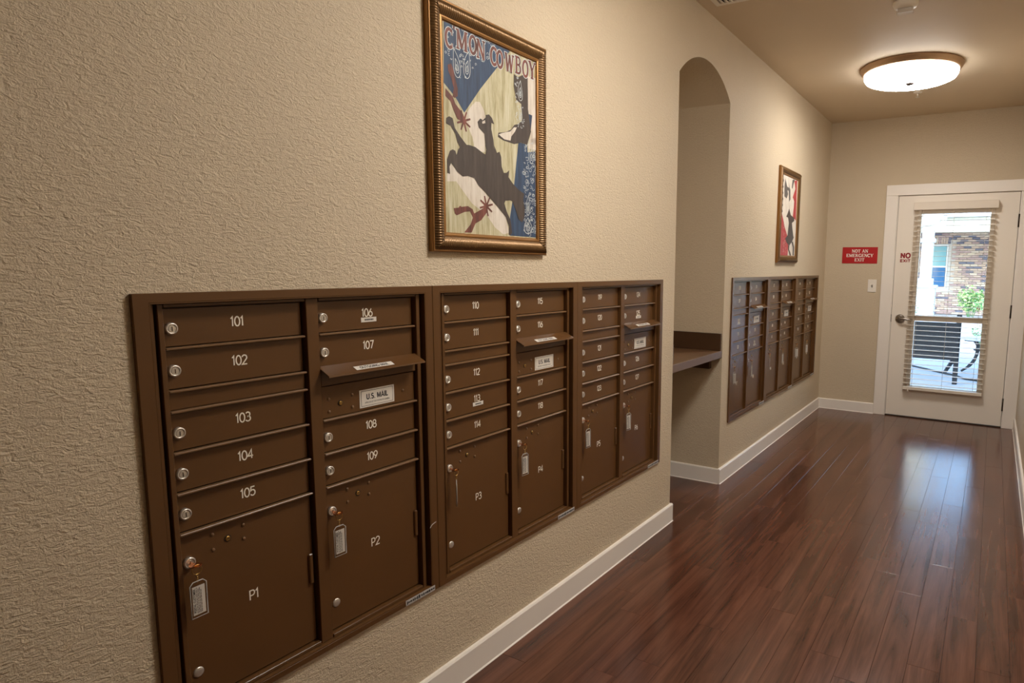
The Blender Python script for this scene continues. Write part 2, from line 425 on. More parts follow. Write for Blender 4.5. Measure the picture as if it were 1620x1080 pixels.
def caps(mb, text, h, w, o, ex, ey, mi=0, aspect=1.0):
    tot = sum(CAP[c][0] for c in text)*h*aspect-.1*h; x = -tot/2
    for c in text:
        adv, st = CAP[c]
        for k, s in enumerate(st): ribbon(mb, [(x+p[0]*h*aspect, (p[1]-.5)*h) for p in s], w, o, ex, ey, mi, lift=k*.00005)
        x += adv*h*aspect
EY, EZ, EX = (0, 1, 0), (0, 0, 1), (1, 0, 0)

# ------------------------------------------------------------------ the room
NY0, NY1, NSP, NSAG = 3.12, 3.85, 2.337, .145     # niche opening, springing height, rise
ND = -.56                                          # back of the niche
U1, U2, PITCH = .6246, 3.974, .780                 # first mailbox unit of each bank
ZB, ZT = .372, 1.3065
def build_walls():
    m = MB()
    cut1 = (U1+.02, U1+3*PITCH-.02); cut2 = (U2+.02, U2+3*PITCH-.02)
    zb, zt = ZB+.012, ZT-.014
    x0 = -.12
    m.box(x0, 0, YB, cut1[0], 0, H)
    m.box(x0, 0, cut1[0], cut1[1], 0, zb); m.box(x0, 0, cut1[0], cut1[1], zt, H)
    m.box(x0, 0, cut1[1], NY0, 0, H)
    m.box(x0, 0, NY1, cut2[0], 0, H)
    m.box(x0, 0, cut2[0], cut2[1], 0, zb); m.box(x0, 0, cut2[0], cut2[1], zt, H)
    m.box(x0, 0, cut2[1], L, 0, H)
    # niche side cheeks and back
    m.box(ND, x0, NY0-.05, NY0, 0, H); m.box(ND, x0, NY1, NY1+.05, 0, H); m.box(ND-.06, ND, NY0-.05, NY1+.05, 0, H)
    # arched head
    half = (NY1-NY0)/2; R = (half*half+NSAG*NSAG)/(2*NSAG); cy = (NY0+NY1)/2; n = 36
    pts = []
    for i in range(n+1):
        y = NY0+(NY1-NY0)*i/n
        pts.append((y, NSP+math.sqrt(R*R-(y-cy)**2)-(R-NSAG)))
    vs, fs = [], []
    for y, z in pts: vs += [(0, y, z), (0, y, H), (ND, y, z), (ND, y, H)]
    for i in range(n):
        a, b = 4*i, 4*i+4
        fs += [(a, b, b+1, a+1), (a, a+2, b+2, b), (a+2, a+3, b+3, b+2)]
    m.add(vs, fs)
    w = m.build('wall_left', M_WALL); struct(w, 'textured beige wall with arched niche and recessed mailboxes', 'wall')
    m = MB().box(XR, XR+.12, YB, L+.12, 0, H); struct(m.build('wall_right', M_WALL), 'beige wall on the right of the hallway', 'wall')
    m = MB().box(ND, XR+.12, YB-.12, YB, 0, H); struct(m.build('wall_back', M_WALL), 'beige wall behind the viewer', 'wall')
    m = MB()
    m.box(-.12, .617, L, L+.14, 0, H); m.box(1.586, XR, L, L+.14, 0, H); m.box(.617, 1.586, L, L+.14, 2.042, H)
    struct(m.build('wall_end', M_WALL), 'beige end wall around the glazed white door', 'wall')
    m = MB().box(ND-.06, XR+.12, YB-.12, L+.14, H, H+.1); struct(m.build('ceiling', M_CEIL), 'plain beige ceiling', 'ceiling')
build_walls()

def build_floor():
    fl = MB().box(ND, XR, YB, L+.14, -.06, -.0035).build('floor', M_SEAM)
    struct(fl, 'dark reddish brown wood plank floor', 'floor')
    rnd = random.Random(5)
    W = .1042; base = 1.058
    known = {2: 4.205, 0: 4.0, 1: 3.84, 3: 3.73, -1: 3.2, -2: 4.55, -3: 2.5}
    k = -16
    while base+k*W < XR:
        x0, x1 = max(base+k*W, ND), min(base+(k+1)*W, XR)
        k += 1
        if x1-x0 < .01: continue
        spans = [(YB, L+.02)] if x1 > .02 else [(NY0, NY1)]
        if x0 < 0 < x1: spans = [(YB, L+.02)]
        for ya, yb in spans:
            y = known.get(k-1, ya+rnd.uniform(.2, .9))
            ln = .915
            while y > ya: y -= ln
            cuts = [ya]
            y += ln
            while y < yb-.05:
                if y-cuts[-1] > .05: cuts.append(y)
                y += ln
            cuts.append(yb)
            for a, b in zip(cuts, cuts[1:]):
                g = .0003; cx, cy = (x0+x1)/2, (a+b)/2
                dz = rnd.uniform(-.0003, 0.0)
                MB().bbox(x0-cx+g, x1-cx-g, a-cy+g, b-cy-g, -.006, 0, .0006).build('plank', M_FLOOR, fl, (cx, cy, dz))
build_floor()

def base_prof(h=.098, t=.014):
    return [(0, 0), (t+.004, 0), (t+.003, .002), (t, .0045), (t, h-.006), (t-.004, h), (0, h)]
def baseboards():
    h, t = .098, .014
    a = MB(); a.prism(base_prof(), (0, YB, 0), EX, EZ, (0, NY0+t-YB, 0))
    a.prism(base_prof(), (ND, NY0, 0), EY, EZ, (-ND, 0, 0))
    struct(a.build('baseboard_left', M_TRIM), 'white baseboard under the near mailboxes', 'baseboard')
    a = MB(); a.prism(base_prof(), (0, NY1-t, 0), EX, EZ, (0, L-NY1+t, 0))
    a.prism([(0, 0), (-t-.004, 0), (-t-.003, .002), (-t, .0045), (-t, h-.006), (-t+.004, h), (0, h)], (ND, NY1, 0), EY, EZ, (-ND, 0, 0))
    struct(a.build('baseboard_niche', M_TRIM), 'white baseboard from the niche to the far corner', 'baseboard')
    a = MB(); a.prism([(0, 0), (-t-.004, 0), (-t-.003, .002), (-t, .0045), (-t, h-.006), (-t+.004, h), (0, h)], (.002, L, 0), EY, EZ, (.519, 0, 0))
    struct(a.build('baseboard_end', M_TRIM), 'white baseboard left of the door', 'baseboard')
    a = MB(); a.prism([(0, 0), (-t-.004, 0), (-t-.003, .002), (-t, .0045), (-t, h-.006), (-t+.004, h), (0, h)], (XR, YB, 0), EX, EZ, (0, L-YB-.02, 0))
    struct(a.build('baseboard_right', M_TRIM), 'white baseboard on the right wall', 'baseboard')
baseboards()

DX0, DX1, DH = .629, 1.573, 2.030
def door():
    # casing
    c = struct(bpy.data.objects.new('trim_1', None), 'flat white casing around the door', 'door casing'); COL.objects.link(c)
    MB().bbox(.521, .621, L-.018, L, 0, 2.034, .002).build('casing_side', M_TRIM, c)
    MB().bbox(1.582, XR, L-.018, L, 0, 2.034, .002).build('casing_side', M_TRIM, c)
    MB().bbox(.521, XR, L-.018, L, 2.035, 2.130, .002).build('casing_head', M_TRIM, c)
    j = MB(); j.box(.617, .6255, L, L+.14, 0, 2.036); j.box(1.577, 1.586, L, L+.14, 0, 2.036); j.box(.6255, 1.577, L, L+.14, 2.034, 2.042)
    j.box(.6255, .640, L+.046, L+.07, 0, 2.034); j.box(1.562, 1.577, L+.046, L+.07, 0, 2.034); j.box(.640, 1.562, L+.046, L+.07, 2.02, 2.034)
    j.build('jamb', M_TRIM, c)
    MB().bbox(.6255, 1.577, L-.006, L+.13, -.003, .008, .002).build('threshold', M_STEEL_D, c)
    d = bpy.data.objects.new('door_1', None); COL.objects.link(d); d.location = (DX0, L, 0)
    struct(d, 'white door with two glass panes and a lever handle', 'door')
    gx0, gx1, gz0, gz1 = .815-DX0, 1.380-DX0, .290, 1.878
    y0, y1 = 0.0, .045
    w = DX1-DX0
    s = MB()
    s.box(0, gx0-.001, y0, y1, .012, DH); s.box(gx1+.001, w, y0, y1, .012, DH)
    s.box(gx0-.001, gx1+.001, y0, y1, .012, gz0-.001); s.box(gx0-.001, gx1+.001, y0, y1, gz1+.001, DH)
    s.build('door_slab', M_DOOR, d)
    # moulding round the glass
    mo = MB(); b = .022
    for (xa, xb, za, zb) in ((gx0-b, gx0+.012, gz0-b, gz1+b), (gx1-.012, gx1+b, gz0-b, gz1+b), (gx0+.012, gx1-.012, gz0-b, gz0+.012), (gx0+.012, gx1-.012, gz1-.012, gz1+b)):
        mo.bbox(xa, xb, -.008, .05, za, zb, .003)
    mo.build('glazing_bead', M_DOOR, d)
    MB().bbox(gx0+.012, gx1-.012, -.006, .05, .905, .957, .003).build('mid_rail', M_DOOR, d)
    for za, zb in ((gz0+.010, .906), (.956, gz1-.010)):
        MB().box(gx0+.010, gx1-.010, .020, .026, za, zb).build('pane', M_GLASS, d)
    # tiny orange decal on the upper pane
    dm = MB(); dm.box(1.316-DX0, 1.327-DX0, .0185, .0198, 1.028, 1.052); dm.box(1.331-DX0, 1.342-DX0, .0185, .0198, 1.022, 1.046)
    dm.build('decal', mat('decal_orange', srgb(196, 112, 52), .5), d)
    # lever handle
    h = MB(); hx, hz = .704-DX0, .917
    h.lathe((hx, 0, hz), (1, 0, 0), (0, 0, 1), (0, -1, 0), [(.040, 0), (.041, .008), (.036, .014), (.016, .018), (.013, .045)], 28)
    ho = h.build('handle', M_SATIN, d)
    lv = MB()
    lv.tube([(hx, -.045, hz), (hx+.012, -.052, hz+.001), (hx+.04, -.054, hz+.003), (hx+.085, -.054, hz-.002), (hx+.112, -.050, hz-.006)], [.013, .0125, .011, .0095, .008], 12)
    lv.build('lever', M_SATIN, ho)
    MB().box(-.004, 0, -.004, .03, .885, .955).build('latch_plate', M_STEEL_D, d)
    for hz in (1.79, 1.02, .205):
        k = MB(); k.lathe((w+.004, -.004, hz-.055), (1, 0, 0), (0, 1, 0), (0, 0, 1), [(.0075, 0), (.0075, .110)], 12)
        k.box(w-.002, w+.012, 0, .004, hz-.05, hz+.05)
        k.build('hinge', M_STEEL_D, d)
    # NO EXIT lettering
    t = MB()
    caps(t, 'NO', .046, .0125, (.714-DX0, -.0006, 1.496), (1, 0, 0), (0, 0, 1), 0, 1.12)
    caps(t, 'EXIT', .0245, .0074, (.714-DX0, -.0006, 1.449), (1, 0, 0), (0, 0, 1), 0, 1.45)
    t.build('no_exit_lettering', mat('lettering_red', srgb(140, 14, 20), .5), d)
door()

# ------------------------------------------------------------------ mailboxes
BARS = [1.1915, 1.103, 1.060, .972, .884, .796]
ZTOP, ZLOW = 1.275, .402
C1, C2, CW = .062, .4135, .312
FACE = -.019
_mesh = {}
def shared(key, fn):
    if key not in _mesh: _mesh[key] = fn()
    return _mesh[key]
def door_mesh(h):
    return shared(('door', round(h, 4)), lambda: MB().bbox(-.006, 0, .0012, CW-.0012, .0012, h-.0012, .0009).mesh('door', M_BRONZE))
def lock_mesh():
    def f():
        m = MB()
        m.lathe((0, 0, 0), EY, EZ, EX, [(.0125, 0), (.0125, .0065), (.0112, .0085), (.0085, .0088), (.0082, .0074), (.0072, .0074), (.0070, .0086)], 22, 0)
        m.box(.0080, .0089, -.0009, .0009, -.0048, .0042, 1)
        return m.mesh('lock', [M_STEEL, M_STEEL_D])
    return shared('lock', f)
def rivet_mesh():
    return shared('rivet', lambda: MB().lathe((0, 0, 0), EY, EZ, EX, [(.0042, 0), (.0040, .0014), (.0028, .0026), (.0008, .0030)], 12, 0).mesh('rivet', M_BRONZE_LIT))
def cam_mesh():
    def f():
        m = MB()
        m.lathe((0, 0, 0), EY, EZ, EX, [(.0078, 0), (.0078, .0007)], 18, 1)
        m.lathe((0, 0, 0), EY, EZ, EX, [(.0058, 0), (.0056, .0022), (.004, .0026)], 18, 0)
        m.box(.0022, .0029, -.0038, .0038, -.0008, .0008, 1)
        return m.mesh('master_lock', [M_BRASS, M_BRONZE_D])
    return shared('cam', f)
def button_mesh():
    return shared('button', lambda: MB().lathe((0, 0, 0), EY, EZ, EX, [(.0115, 0), (.0112, .0016), (.009, .0028), (.003, .0034)], 22, 0).mesh('button', M_STEEL))
def hinge_mesh():
    return shared('hinge', lambda: MB().bbox(-.002, .006, -.006, .006, -.040, .040, .0025).mesh('hinge_knuckle', M_BRONZE))
def lip_mesh():
    return shared('lip', lambda: MB().bbox(0, .0135, 0, CW, -.0026, .0026, .0014).mesh('door_lip', M_BRONZE_LIT))
def flap_mesh():
    def f():
        # sloped hood: section in x-z, extruded along y, with turned-down lip
        sec = [(0, .012), (.004, .014), (.046, -.006), (.047, -.010), (.0455, -.0105), (.044, -.007), (.004, .0115), (0, .004)]
        m = MB().prism(sec, (0, 0, 0), EX, EZ, (0, CW+.006, 0))
        return m.mesh('mail_flap', M_BRONZE)
    return shared('flap', f)
def flap_label_mesh():
    def f():
        # lies on the slope (.004,.014) -> (.046,-.006)
        d = Vector((.042, 0, -.020)).normalized(); nrm = Vector((.020, 0, .042)).normalized()
        c = Vector((.032, .150, .00067))+nrm*.0006
        m = MB(); ex = Vector(EY); ey = -d
        for w, h, off, mi in ((.062, .0085, 0, 0),):
            m.add([c+ex*(-w)+ey*(-h), c+ex*w+ey*(-h), c+ex*w+ey*h, c+ex*(-w)+ey*h], [(0, 1, 2, 3)], 0)
        caps(m, 'OUTGOING MAIL', .0108, .0018, c+nrm*.0003, ex, ey, 1, .96)
        return m.mesh('outgoing_label', [M_LABEL, M_INK])
    return shared('flaplab', f)
def plate_mesh():
    def f():
        m = MB(); w, h = .0585, .0243
        m.box(0, .0012, -w, w, -h, h, 0)
        r = [(-w+.005, -h+.004), (w-.005, -h+.004), (w-.005, h-.004), (-w+.005, h-.004)]
        ribbon(m, r, .0011, (.0015, 0, 0), EY, EZ, 1, True)
        caps(m, 'U.S. MAIL', .0150, .0030, (.0015, 0, .0042), EY, EZ, 1, .95)
        sans(m, 'APPROVED BY THE POSTMASTER GENERAL', .0064, (.0015, 0, -.0120), EY, EZ, 1, 0, .68)
        return m.mesh('mail_plate', [M_LABEL, M_INK])
    return shared('plate', f)
def tape_mesh():
    def f():
        m = MB(); m.box(0, .0006, -.025, .025, -.0062, .0062, 0)
        rr = random.Random(3)
        x = -.014
        while x < .014:
            w = rr.uniform(.0015, .003); m.box(.0006, .0008, x, x+w, -.0022, .0022, 1); x += w+.0009
        return m.mesh('name_tape', [M_LABEL, M_INK])
    return shared('tape', f)
def sticker_mesh():
    def f():
        m = MB(); m.box(0, .0006, 0, .116, -.008, .008, 0)
        rr = random.Random(8); x = .004
        while x < .108:
            w = rr.uniform(.0025, .007); h = rr.uniform(.002, .0055)
            if not .046 < x < .058: m.box(.0006, .0009, x, x+w, -h, h*.8, 1)
            x += w+rr.uniform(.0012, .003)
        m.box(.0006, .0009, .049, .055, -.005, .005, 1)
        return m.mesh('maker_sticker', [M_SILVER, M_INK])
    return shared('sticker', f)

def add_number(parent, text, y, z, h=.0205):
    link('number', shared(('num', text), lambda: number(text, h, .0030).mesh('number', M_NUM)), parent, (.0006, y, z))

def mailbox(u, n1, n2, p1, p2, label, tapes=()):
    t = thing('mailbox_unit', label, 'mailbox', (0, u, ZB), 0, 'built in mailbox units')
    zz = lambda z: z-ZB
    hi = ZT-ZB
    iy0, iy1, iz0, iz1 = .030, .752, .016, zz(1.2875)
    def once():
        f = MB(); f.frame(0.0, .010, .0004, PITCH-.0004, 0, hi, iy0, iy1, iz0, iz1); return f.mesh('trim_frame', M_BRONZE)
    tf = link('trim_frame', shared('trim', once), t); mod = tf.modifiers.new('edge', 'BEVEL'); mod.width = .0012; mod.segments = 1
    link('reveal', shared('reveal', lambda: MB().frame(-.030, .0095, iy0, iy1, iz0, iz1, iy0+.0025, iy1-.0025, iz0+.0025, iz1-.0025).mesh('reveal', M_BRONZE)), t)
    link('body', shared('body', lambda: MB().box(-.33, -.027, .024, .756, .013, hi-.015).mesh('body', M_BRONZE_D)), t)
    def stile(a, b, x=-.004):
        link('stile', shared(('stile', a), lambda: MB().bbox(-.027, x, a, b, zz(.391), zz(1.2835), .0012).mesh('stile', M_BRONZE)), t)
    stile(.040, .0455, -.009); stile(.050, .0610); stile(.3775, .4105); stile(.7285, .7415)
    for a, b in ((.062, .3755), (.4125, .7265)):
        link('rail', shared(('railt', a), lambda: MB().bbox(-.027, -.004, a, b, zz(1.2765), zz(1.2835), .001).mesh('rail', M_BRONZE)), t)
        link('rail', shared(('railb', a), lambda: MB().bbox(-.027, -.003, a, b, zz(.391), zz(.4000), .001).mesh('rail', M_BRONZE)), t)
    def lip(c, z): link('door_lip', lip_mesh(), t, (FACE, c, zz(z)))
    def small(c, z0, z1, text):
        d = link('door', door_mesh(z1-z0), t, (FACE, c, zz(z0)))
        mid = (z1-z0)/2
        link('lock', lock_mesh(), d, (0, .0165, mid-.002))
        add_number(d, text, CW/2, mid+.004)
        if text in tapes: link('name_tape', tape_mesh(), d, (0, CW/2+.004, mid-.015))
    def parcel(c, text):
        z0, z1 = ZLOW, BARS[5]-.0026
        d = link('parcel_door', door_mesh(z1-z0), t, (FACE, c, zz(z0)))
        link('lock', lock_mesh(), d, (0, .0175, .729-z0))
        for yy, z in ((.070, .7725), (.070, .7375), (.139, .7715), (.139, .7385)): link('rivet', rivet_mesh(), d, (0, yy, z-z0))
        link('master_lock', cam_mesh(), d, (0, .103, .752-z0))
        link('button', button_mesh(), d, (0, .0215, .474-z0))
        link('hinge_knuckle', hinge_mesh(), d, (0, CW-.009, .598-z0))
        add_number(d, text, CW/2, .596-z0, .0225)
    g = .0026
    # first column
    small(C1, BARS[0]+g, ZTOP, n1[0]); small(C1, BARS[1]+g, BARS[0]-g, n1[1])
    link('blank_panel', shared('blank', lambda: MB().bbox(-.004, .003, .001, CW-.001, .001, BARS[1]-BARS[2]-2*g-.001, .0008).mesh('blank_panel', M_BRONZE)), t, (FACE, C1, zz(BARS[2]+g)))
    small(C1, BARS[3]+g, BARS[2]-g, n1[2]); small(C1, BARS[4]+g, BARS[3]-g, n1[3]); small(C1, BARS[5]+g, BARS[4]-g, n1[4])
    for z in BARS: lip(C1, z)
    parcel(C1, p1)
    # second column
    small(C2, BARS[0]+g, ZTOP, n2[0]); small(C2, BARS[1]+g, BARS[0]-g, n2[1])
    link('slot_panel', shared('blank2', lambda: MB().bbox(-.004, .009, .001, CW-.001, .001, BARS[1]-BARS[2]-.002, .0008).mesh('slot_panel', M_BRONZE)), t, (FACE, C2, zz(BARS[2])))
    fl = link('mail_flap', flap_mesh(), t, (FACE+.001, C2-.004, zz(1.0975)))
    link('outgoing_label', flap_label_mesh(), fl)
    z0, z1 = BARS[3]+g, BARS[2]-.001
    d = link('collection_door', door_mesh(z1-z0), t, (FACE+.002, C2, zz(z0)))
    for yy, z in ((.0245, 1.0245), (.0245, .9915), (.0955, 1.0245), (.0955, .9915), (.268, 1.009)): link('rivet', rivet_mesh(), d, (0, yy, z-z0))
    link('master_lock', cam_mesh(), d, (0, .059, 1.0085-z0))
    link('mail_plate', plate_mesh(), d, (0, .177, 1.007-z0))
    small(C2, BARS[4]+g, BARS[3]-g, n2[2]); small(C2, BARS[5]+g, BARS[4]-g, n2[3])
    for z in (BARS[0], BARS[3], BARS[4], BARS[5]): lip(C2, z)
    parcel(C2, p2)
    link('maker_sticker', sticker_mesh(), t, (.010, .645, .0095))
    return t

N = [str(i) for i in range(101, 155)]
u = mailbox(U1, N[0:5], N[5:9], 'P1', 'P2', 'brown metal mailbox unit nearest the camera, boxes 101 to 109', ('106',))
sc_ = MB(); ribbon(sc_, [(.747, .205), (.755, .213), (.772, .217)], .0022, (.0104, 0, 0), EY, EZ); sc_.build('scratch', M_LABEL, u)
mailbox(U1+PITCH, N[9:14], N[14:18], 'P3', 'P4', 'brown metal mailbox unit under the large picture, boxes 110 to 118', ('113',))
mailbox(U1+2*PITCH, N[18:23], N[23:27], 'P5', 'P6', 'brown metal mailbox unit beside the niche on its near side, boxes 119 to 127', ('125',))
mailbox(U2, N[27:32], N[32:36], 'P7', 'P8', 'first brown mailbox unit past the arched niche', ('130', '136'))
mailbox(U2+PITCH, N[36:41], N[41:45], 'P9', 'P10', 'middle unit of the far brown mailbox bank, under the small far picture')
mailbox(U2+2*PITCH, N[45:50], N[50:54], 'P11', 'P12', 'last brown mailbox unit, next to the corner by the door')

# ------------------------------------------------------------------ parcel keys hanging from the locks
def key_meshes():
    k = MB()
    k.bbox(.000, .010, -.0035, .0035, -.0010, .0010, .0004)
    pts = []
    for i in range(20):
        a = 2*PI*i/20; pts.append((.0195+.0115*math.cos(a), .0125*math.sin(a)))
    k.prism(pts, (0, 0, -.0012), EX, EY, (0, 0, .0024))
    key = k.mesh('key', M_COPPER)
    r = MB(); r.tube([(.024, .0098*math.cos(2*PI*i/22), -.0080+.0105*math.sin(2*PI*i/22)) for i in range(22)], .0009, 6, 0, True)
    ring = r.mesh('key_ring', M_BRASS)
    c = MB()
    for j in range(3):
        zc = -.0205-.0058*j
        if j % 2: pth = [(.024+.0020*math.cos(2*PI*i/12), 0, zc+.0036*math.sin(2*PI*i/12)) for i in range(12)]
        else: pth = [(.024, .0020*math.cos(2*PI*i/12), zc+.0036*math.sin(2*PI*i/12)) for i in range(12)]
        c.tube(pth, .0006, 5, 0, True)
    chain = c.mesh('chain', M_BRASS)
    g = MB(); w, top, bot = .0172, -.0335, -.1130
    g.prism([(-w, bot), (w, bot), (w, top-.007), (w-.007, top), (-w+.007, top), (-w, top-.007)], (.0222, 0, 0), EY, EZ, (.0036, 0, 0))
    tagm = g.mesh('key_tag', M_CLEAR)
    rim = MB(); ol = [(-w, bot), (w, bot), (w, top-.007), (w-.007, top), (-w+.007, top), (-w, top-.007)]
    rim.tube([(.024, a, b) for a, b in ol], .0013, 5, 0, True)
    rimm = rim.mesh('tag_rim', mat('tag_rim_plastic', srgb(190, 186, 178), .2))
    l = MB(); l.box(.0232, .0244, -.0128, .0132, bot+.006, top-.011, 0)
    sans(l, 'POSTAL CUSTOMER', .0072, (.0247, -.0088, (bot+top)/2-.002), (0, 0, 1), (0, -1, 0), 1, .015, .82)
    rr = random.Random(4)
    for i in range(4):
        yy = -.0040+i*.0030; z = bot+.009
        while z < top-.016-.006*i % .012:
            ln = rr.uniform(.003, .009); l.box(.0244, .0248, yy-.00045, yy+.00045, z, min(z+ln, top-.013), 1); z += ln+.0015
    lab = l.mesh('tag_label', [M_LABEL, M_INK])
    return key, ring, chain, tagm, rimm, lab
KEY = key_meshes()
def parcel_key(u, c, rot, label):
    x0 = FACE+.0085
    t = thing('parcel_key', label, 'key', (x0, u+c+.0175, .729), 0, 'keys left in the parcel lockers')
    link('key', KEY[0], t, (0, 0, 0)); link('key_ring', KEY[1], t)
    # chain and tag twist about the vertical through the ring
    p = Vector((.024, 0, 0)); R = Matrix.Rotation(rot, 3, 'Z'); off = p-R@p
    link('chain', KEY[2], t)
    tg = link('key_tag', KEY[3], t, off, (0, 0, rot))
    link('tag_rim', KEY[4], tg); link('tag_label', KEY[5], tg)
KEYS = [(U1, C1, .05, 'copper key with a clear white tag in the lock of P1'),
        (U1, C2, -.02, 'copper key with a clear white tag in the lock of P2'),
        (U1+PITCH, C1, .80, 'key in the lock of P3, its tag turned edge on'),
        (U1+PITCH, C2, -.06, 'copper key with a clear white tag in the lock of P4'),
        (U1+2*PITCH, C1, .0, 'copper key with a clear white tag in the lock of P5'),
        (U1+2*PITCH, C2, -.1, 'copper key with a clear white tag in the lock of P6'),
        (U2, C1, -.15, 'key with white tag in the parcel lock nearest the niche in the far bank'),
        (U2, C2, .12, 'key with narrow clear tag, second parcel lock past the niche'),
        (U2+PITCH, C1, .30, 'key with its tag edge on, third parcel lock past the niche'),
        (U2+PITCH, C2, -.02, 'key with clear tag, fourth parcel lock past the niche'),
        (U2+2*PITCH, C1, -.55, 'key with broad white tag, fifth parcel lock past the niche'),
        (U2+2*PITCH, C2, -.25, 'key with white tag in the parcel lock nearest the door corner')]
for a in KEYS: parcel_key(*a)

# ------------------------------------------------------------------ framed pictures
PW, PH = .560, .712
FWD = .060
def frame_sides(t):
    """four mitred lengths of moulding: gold outer band, ribbed half round, gold inner lip"""
    # profile: (t from outer edge, x height)
    flat = [(0, 0), (0, .016), (.003, .019), (.006, .019)]
    rib = [(.0065, .0195), (.010, .0240), (.015, .0285), (.021, .0310), (.028, .0305), (.035, .0278), (.041, .0235), (.045, .0190)]
    lip = [(.0455, .0185), (.050, .0195), (.055, .0175), (.0565, .0125), (.060, .0115)]
    pitch = .0076
    for side in range(4):
        ln = PW if side % 2 == 0 else PH
        nr = int(round(ln/pitch)); sub = 4
        m = MB()
        def pt(s_, tt, x):
            # s along outer length 0..ln, clipped to the mitre at inset tt
            q = min(max(s_, tt), ln-tt)
            if side == 0: return (x, q, tt)
            if side == 1: return (x, PW-tt, q)
            if side == 2: return (x, PW-q, PH-tt)
            return (x, tt, PH-q)
        def strip(prof, steps, ripple, mi, sm):
            vs = []; k = len(prof)
            for i in range(steps+1):
                s_ = ln*i/steps
                w = 1-(.5+.5*math.cos(2*PI*i/sub)) if ripple else 0
                for j, (tt, x) in enumerate(prof):
                    e = (.0030*w if ripple and 0 < j < k-1 else 0)
                    vs.append(pt(s_, tt, x-e))
            fs = []
            for i in range(steps):
                for j in range(k-1):
                    a = i*k+j; fs.append((a, a+1, a+k+1, a+k))
            m.add(vs, fs, mi, sm)
        strip(flat, 1, False, 1, False)
        strip([(.006, .019), (.0065, .0195)], 1, False, 2, False)
        strip(rib, nr*sub, True, 0, True)
        strip([(.045, .0190), (.0455, .0185)], 1, False, 2, False)
        strip(lip, 1, False, 1, False)
        m.build('frame_side', [M_RIB, M_GOLD, M_GROOVE], t)
def canvas_mat(name, c0, c1, c2):
    m = mat(name, c0, .6); n = m.node_tree; b = n.nodes['Principled BSDF']
    g = n.nodes.new('ShaderNodeNewGeometry')
    mp = n.nodes.new('ShaderNodeMapping'); mp.inputs['Scale'].default_value = (1, 34, 3.5)
    nz = n.nodes.new('ShaderNodeTexNoise'); nz.inputs['Scale'].default_value = 1.6; nz.inputs['Detail'].default_value = 7
    nz.inputs['Roughness'].default_value = .7
    cr = n.nodes.new('ShaderNodeValToRGB'); e = cr.color_ramp.elements
    e[0].position = .34; e[0].color = c1; e[1].position = .68; e[1].color = c2; k = e.new(.5); k.color = c0
    n.links.new(g.outputs['Position'], mp.inputs[0]); n.links.new(mp.outputs[0], nz.inputs['Vector'])
    n.links.new(nz.outputs['Fac'], cr.inputs[0]); n.links.new(cr.outputs[0], b.inputs['Base Color'])
    return m
A_CREAM = canvas_mat('print_cream', srgb(188, 180, 146), srgb(150, 138, 98), srgb(208, 202, 178))
A_PALE = canvas_mat('print_pale', srgb(212, 202, 188), srgb(186, 172, 154), srgb(226, 218, 206))
A_BLUE = canvas_mat('print_blue', srgb(50, 68, 94), srgb(42, 54, 74), srgb(58, 84, 112))
A_BROWN = canvas_mat('print_brown', srgb(70, 60, 54), srgb(60, 50, 46), srgb(82, 72, 64))
A_SPUR = canvas_mat('print_spur', srgb(110, 62, 52), srgb(74, 46, 40), srgb(140, 84, 70))
A_LINE = mat('print_line', srgb(206, 212, 212), .6)
A_RED = canvas_mat('print_red', srgb(166, 56, 56), srgb(140, 40, 44), srgb(190, 84, 80))
A_GREY = mat('print_grey', srgb(92, 86, 80), .6)
XC = .012
def art(mb, pts, layer, mi):
    mb.poly(pts, (XC+.00018*layer, 0, 0), EY, EZ, mi)
def star(cx, cz, r, n, rot=0.2):
    p = []
    for i in range(2*n):
        a = rot+PI*i/n; q = r if i % 2 == 0 else r*.22
        p.append((cx+q*math.cos(a), cz+q*math.sin(a)))
    return p
def spikes(mb, cx, cz, r, n, rot, layer, mi):
    """spur rowel: one star outline with blunt spikes"""
    pts = []; w = r*.11
    for i in range(n):
        a = rot+2*PI*i/n; c, s = math.cos(a), math.sin(a)
        b = r*.30
        pts += [(cx+c*b+s*w, cz+s*b-c*w), (cx+c*r+s*w*.8, cz+s*r-c*w*.8), (cx+c*r-s*w*.8, cz+s*r+c*w*.8), (cx+c*b-s*w, cz+s*b+c*w)]
    mb.poly(pts, (XC+.00018*layer, 0, 0), EY, EZ, mi)
def paisley(mb, cx, cz, a, b, tilt, layer, mi, w=.0016, flip=1):
    """nested teardrops with a hooked tip"""
    for sc in (1, .5, .22):
        pts = []
        for i in range(28):
            th = 2*PI*i/28
            x = sc*a*1.25*math.sin(th)*math.sin(th/2)**.9; z = sc*b*math.cos(th)
            x += flip*sc*a*.5*max(0, math.cos(th))**2
            z -= (1-sc)*b*.38
            pts.append((cx+x*math.cos(tilt)-z*math.sin(tilt), cz+x*math.sin(tilt)+z*math.cos(tilt)))
        ribbon(mb, pts, w, (XC+.00018*layer, 0, 0), EY, EZ, mi, True, False)
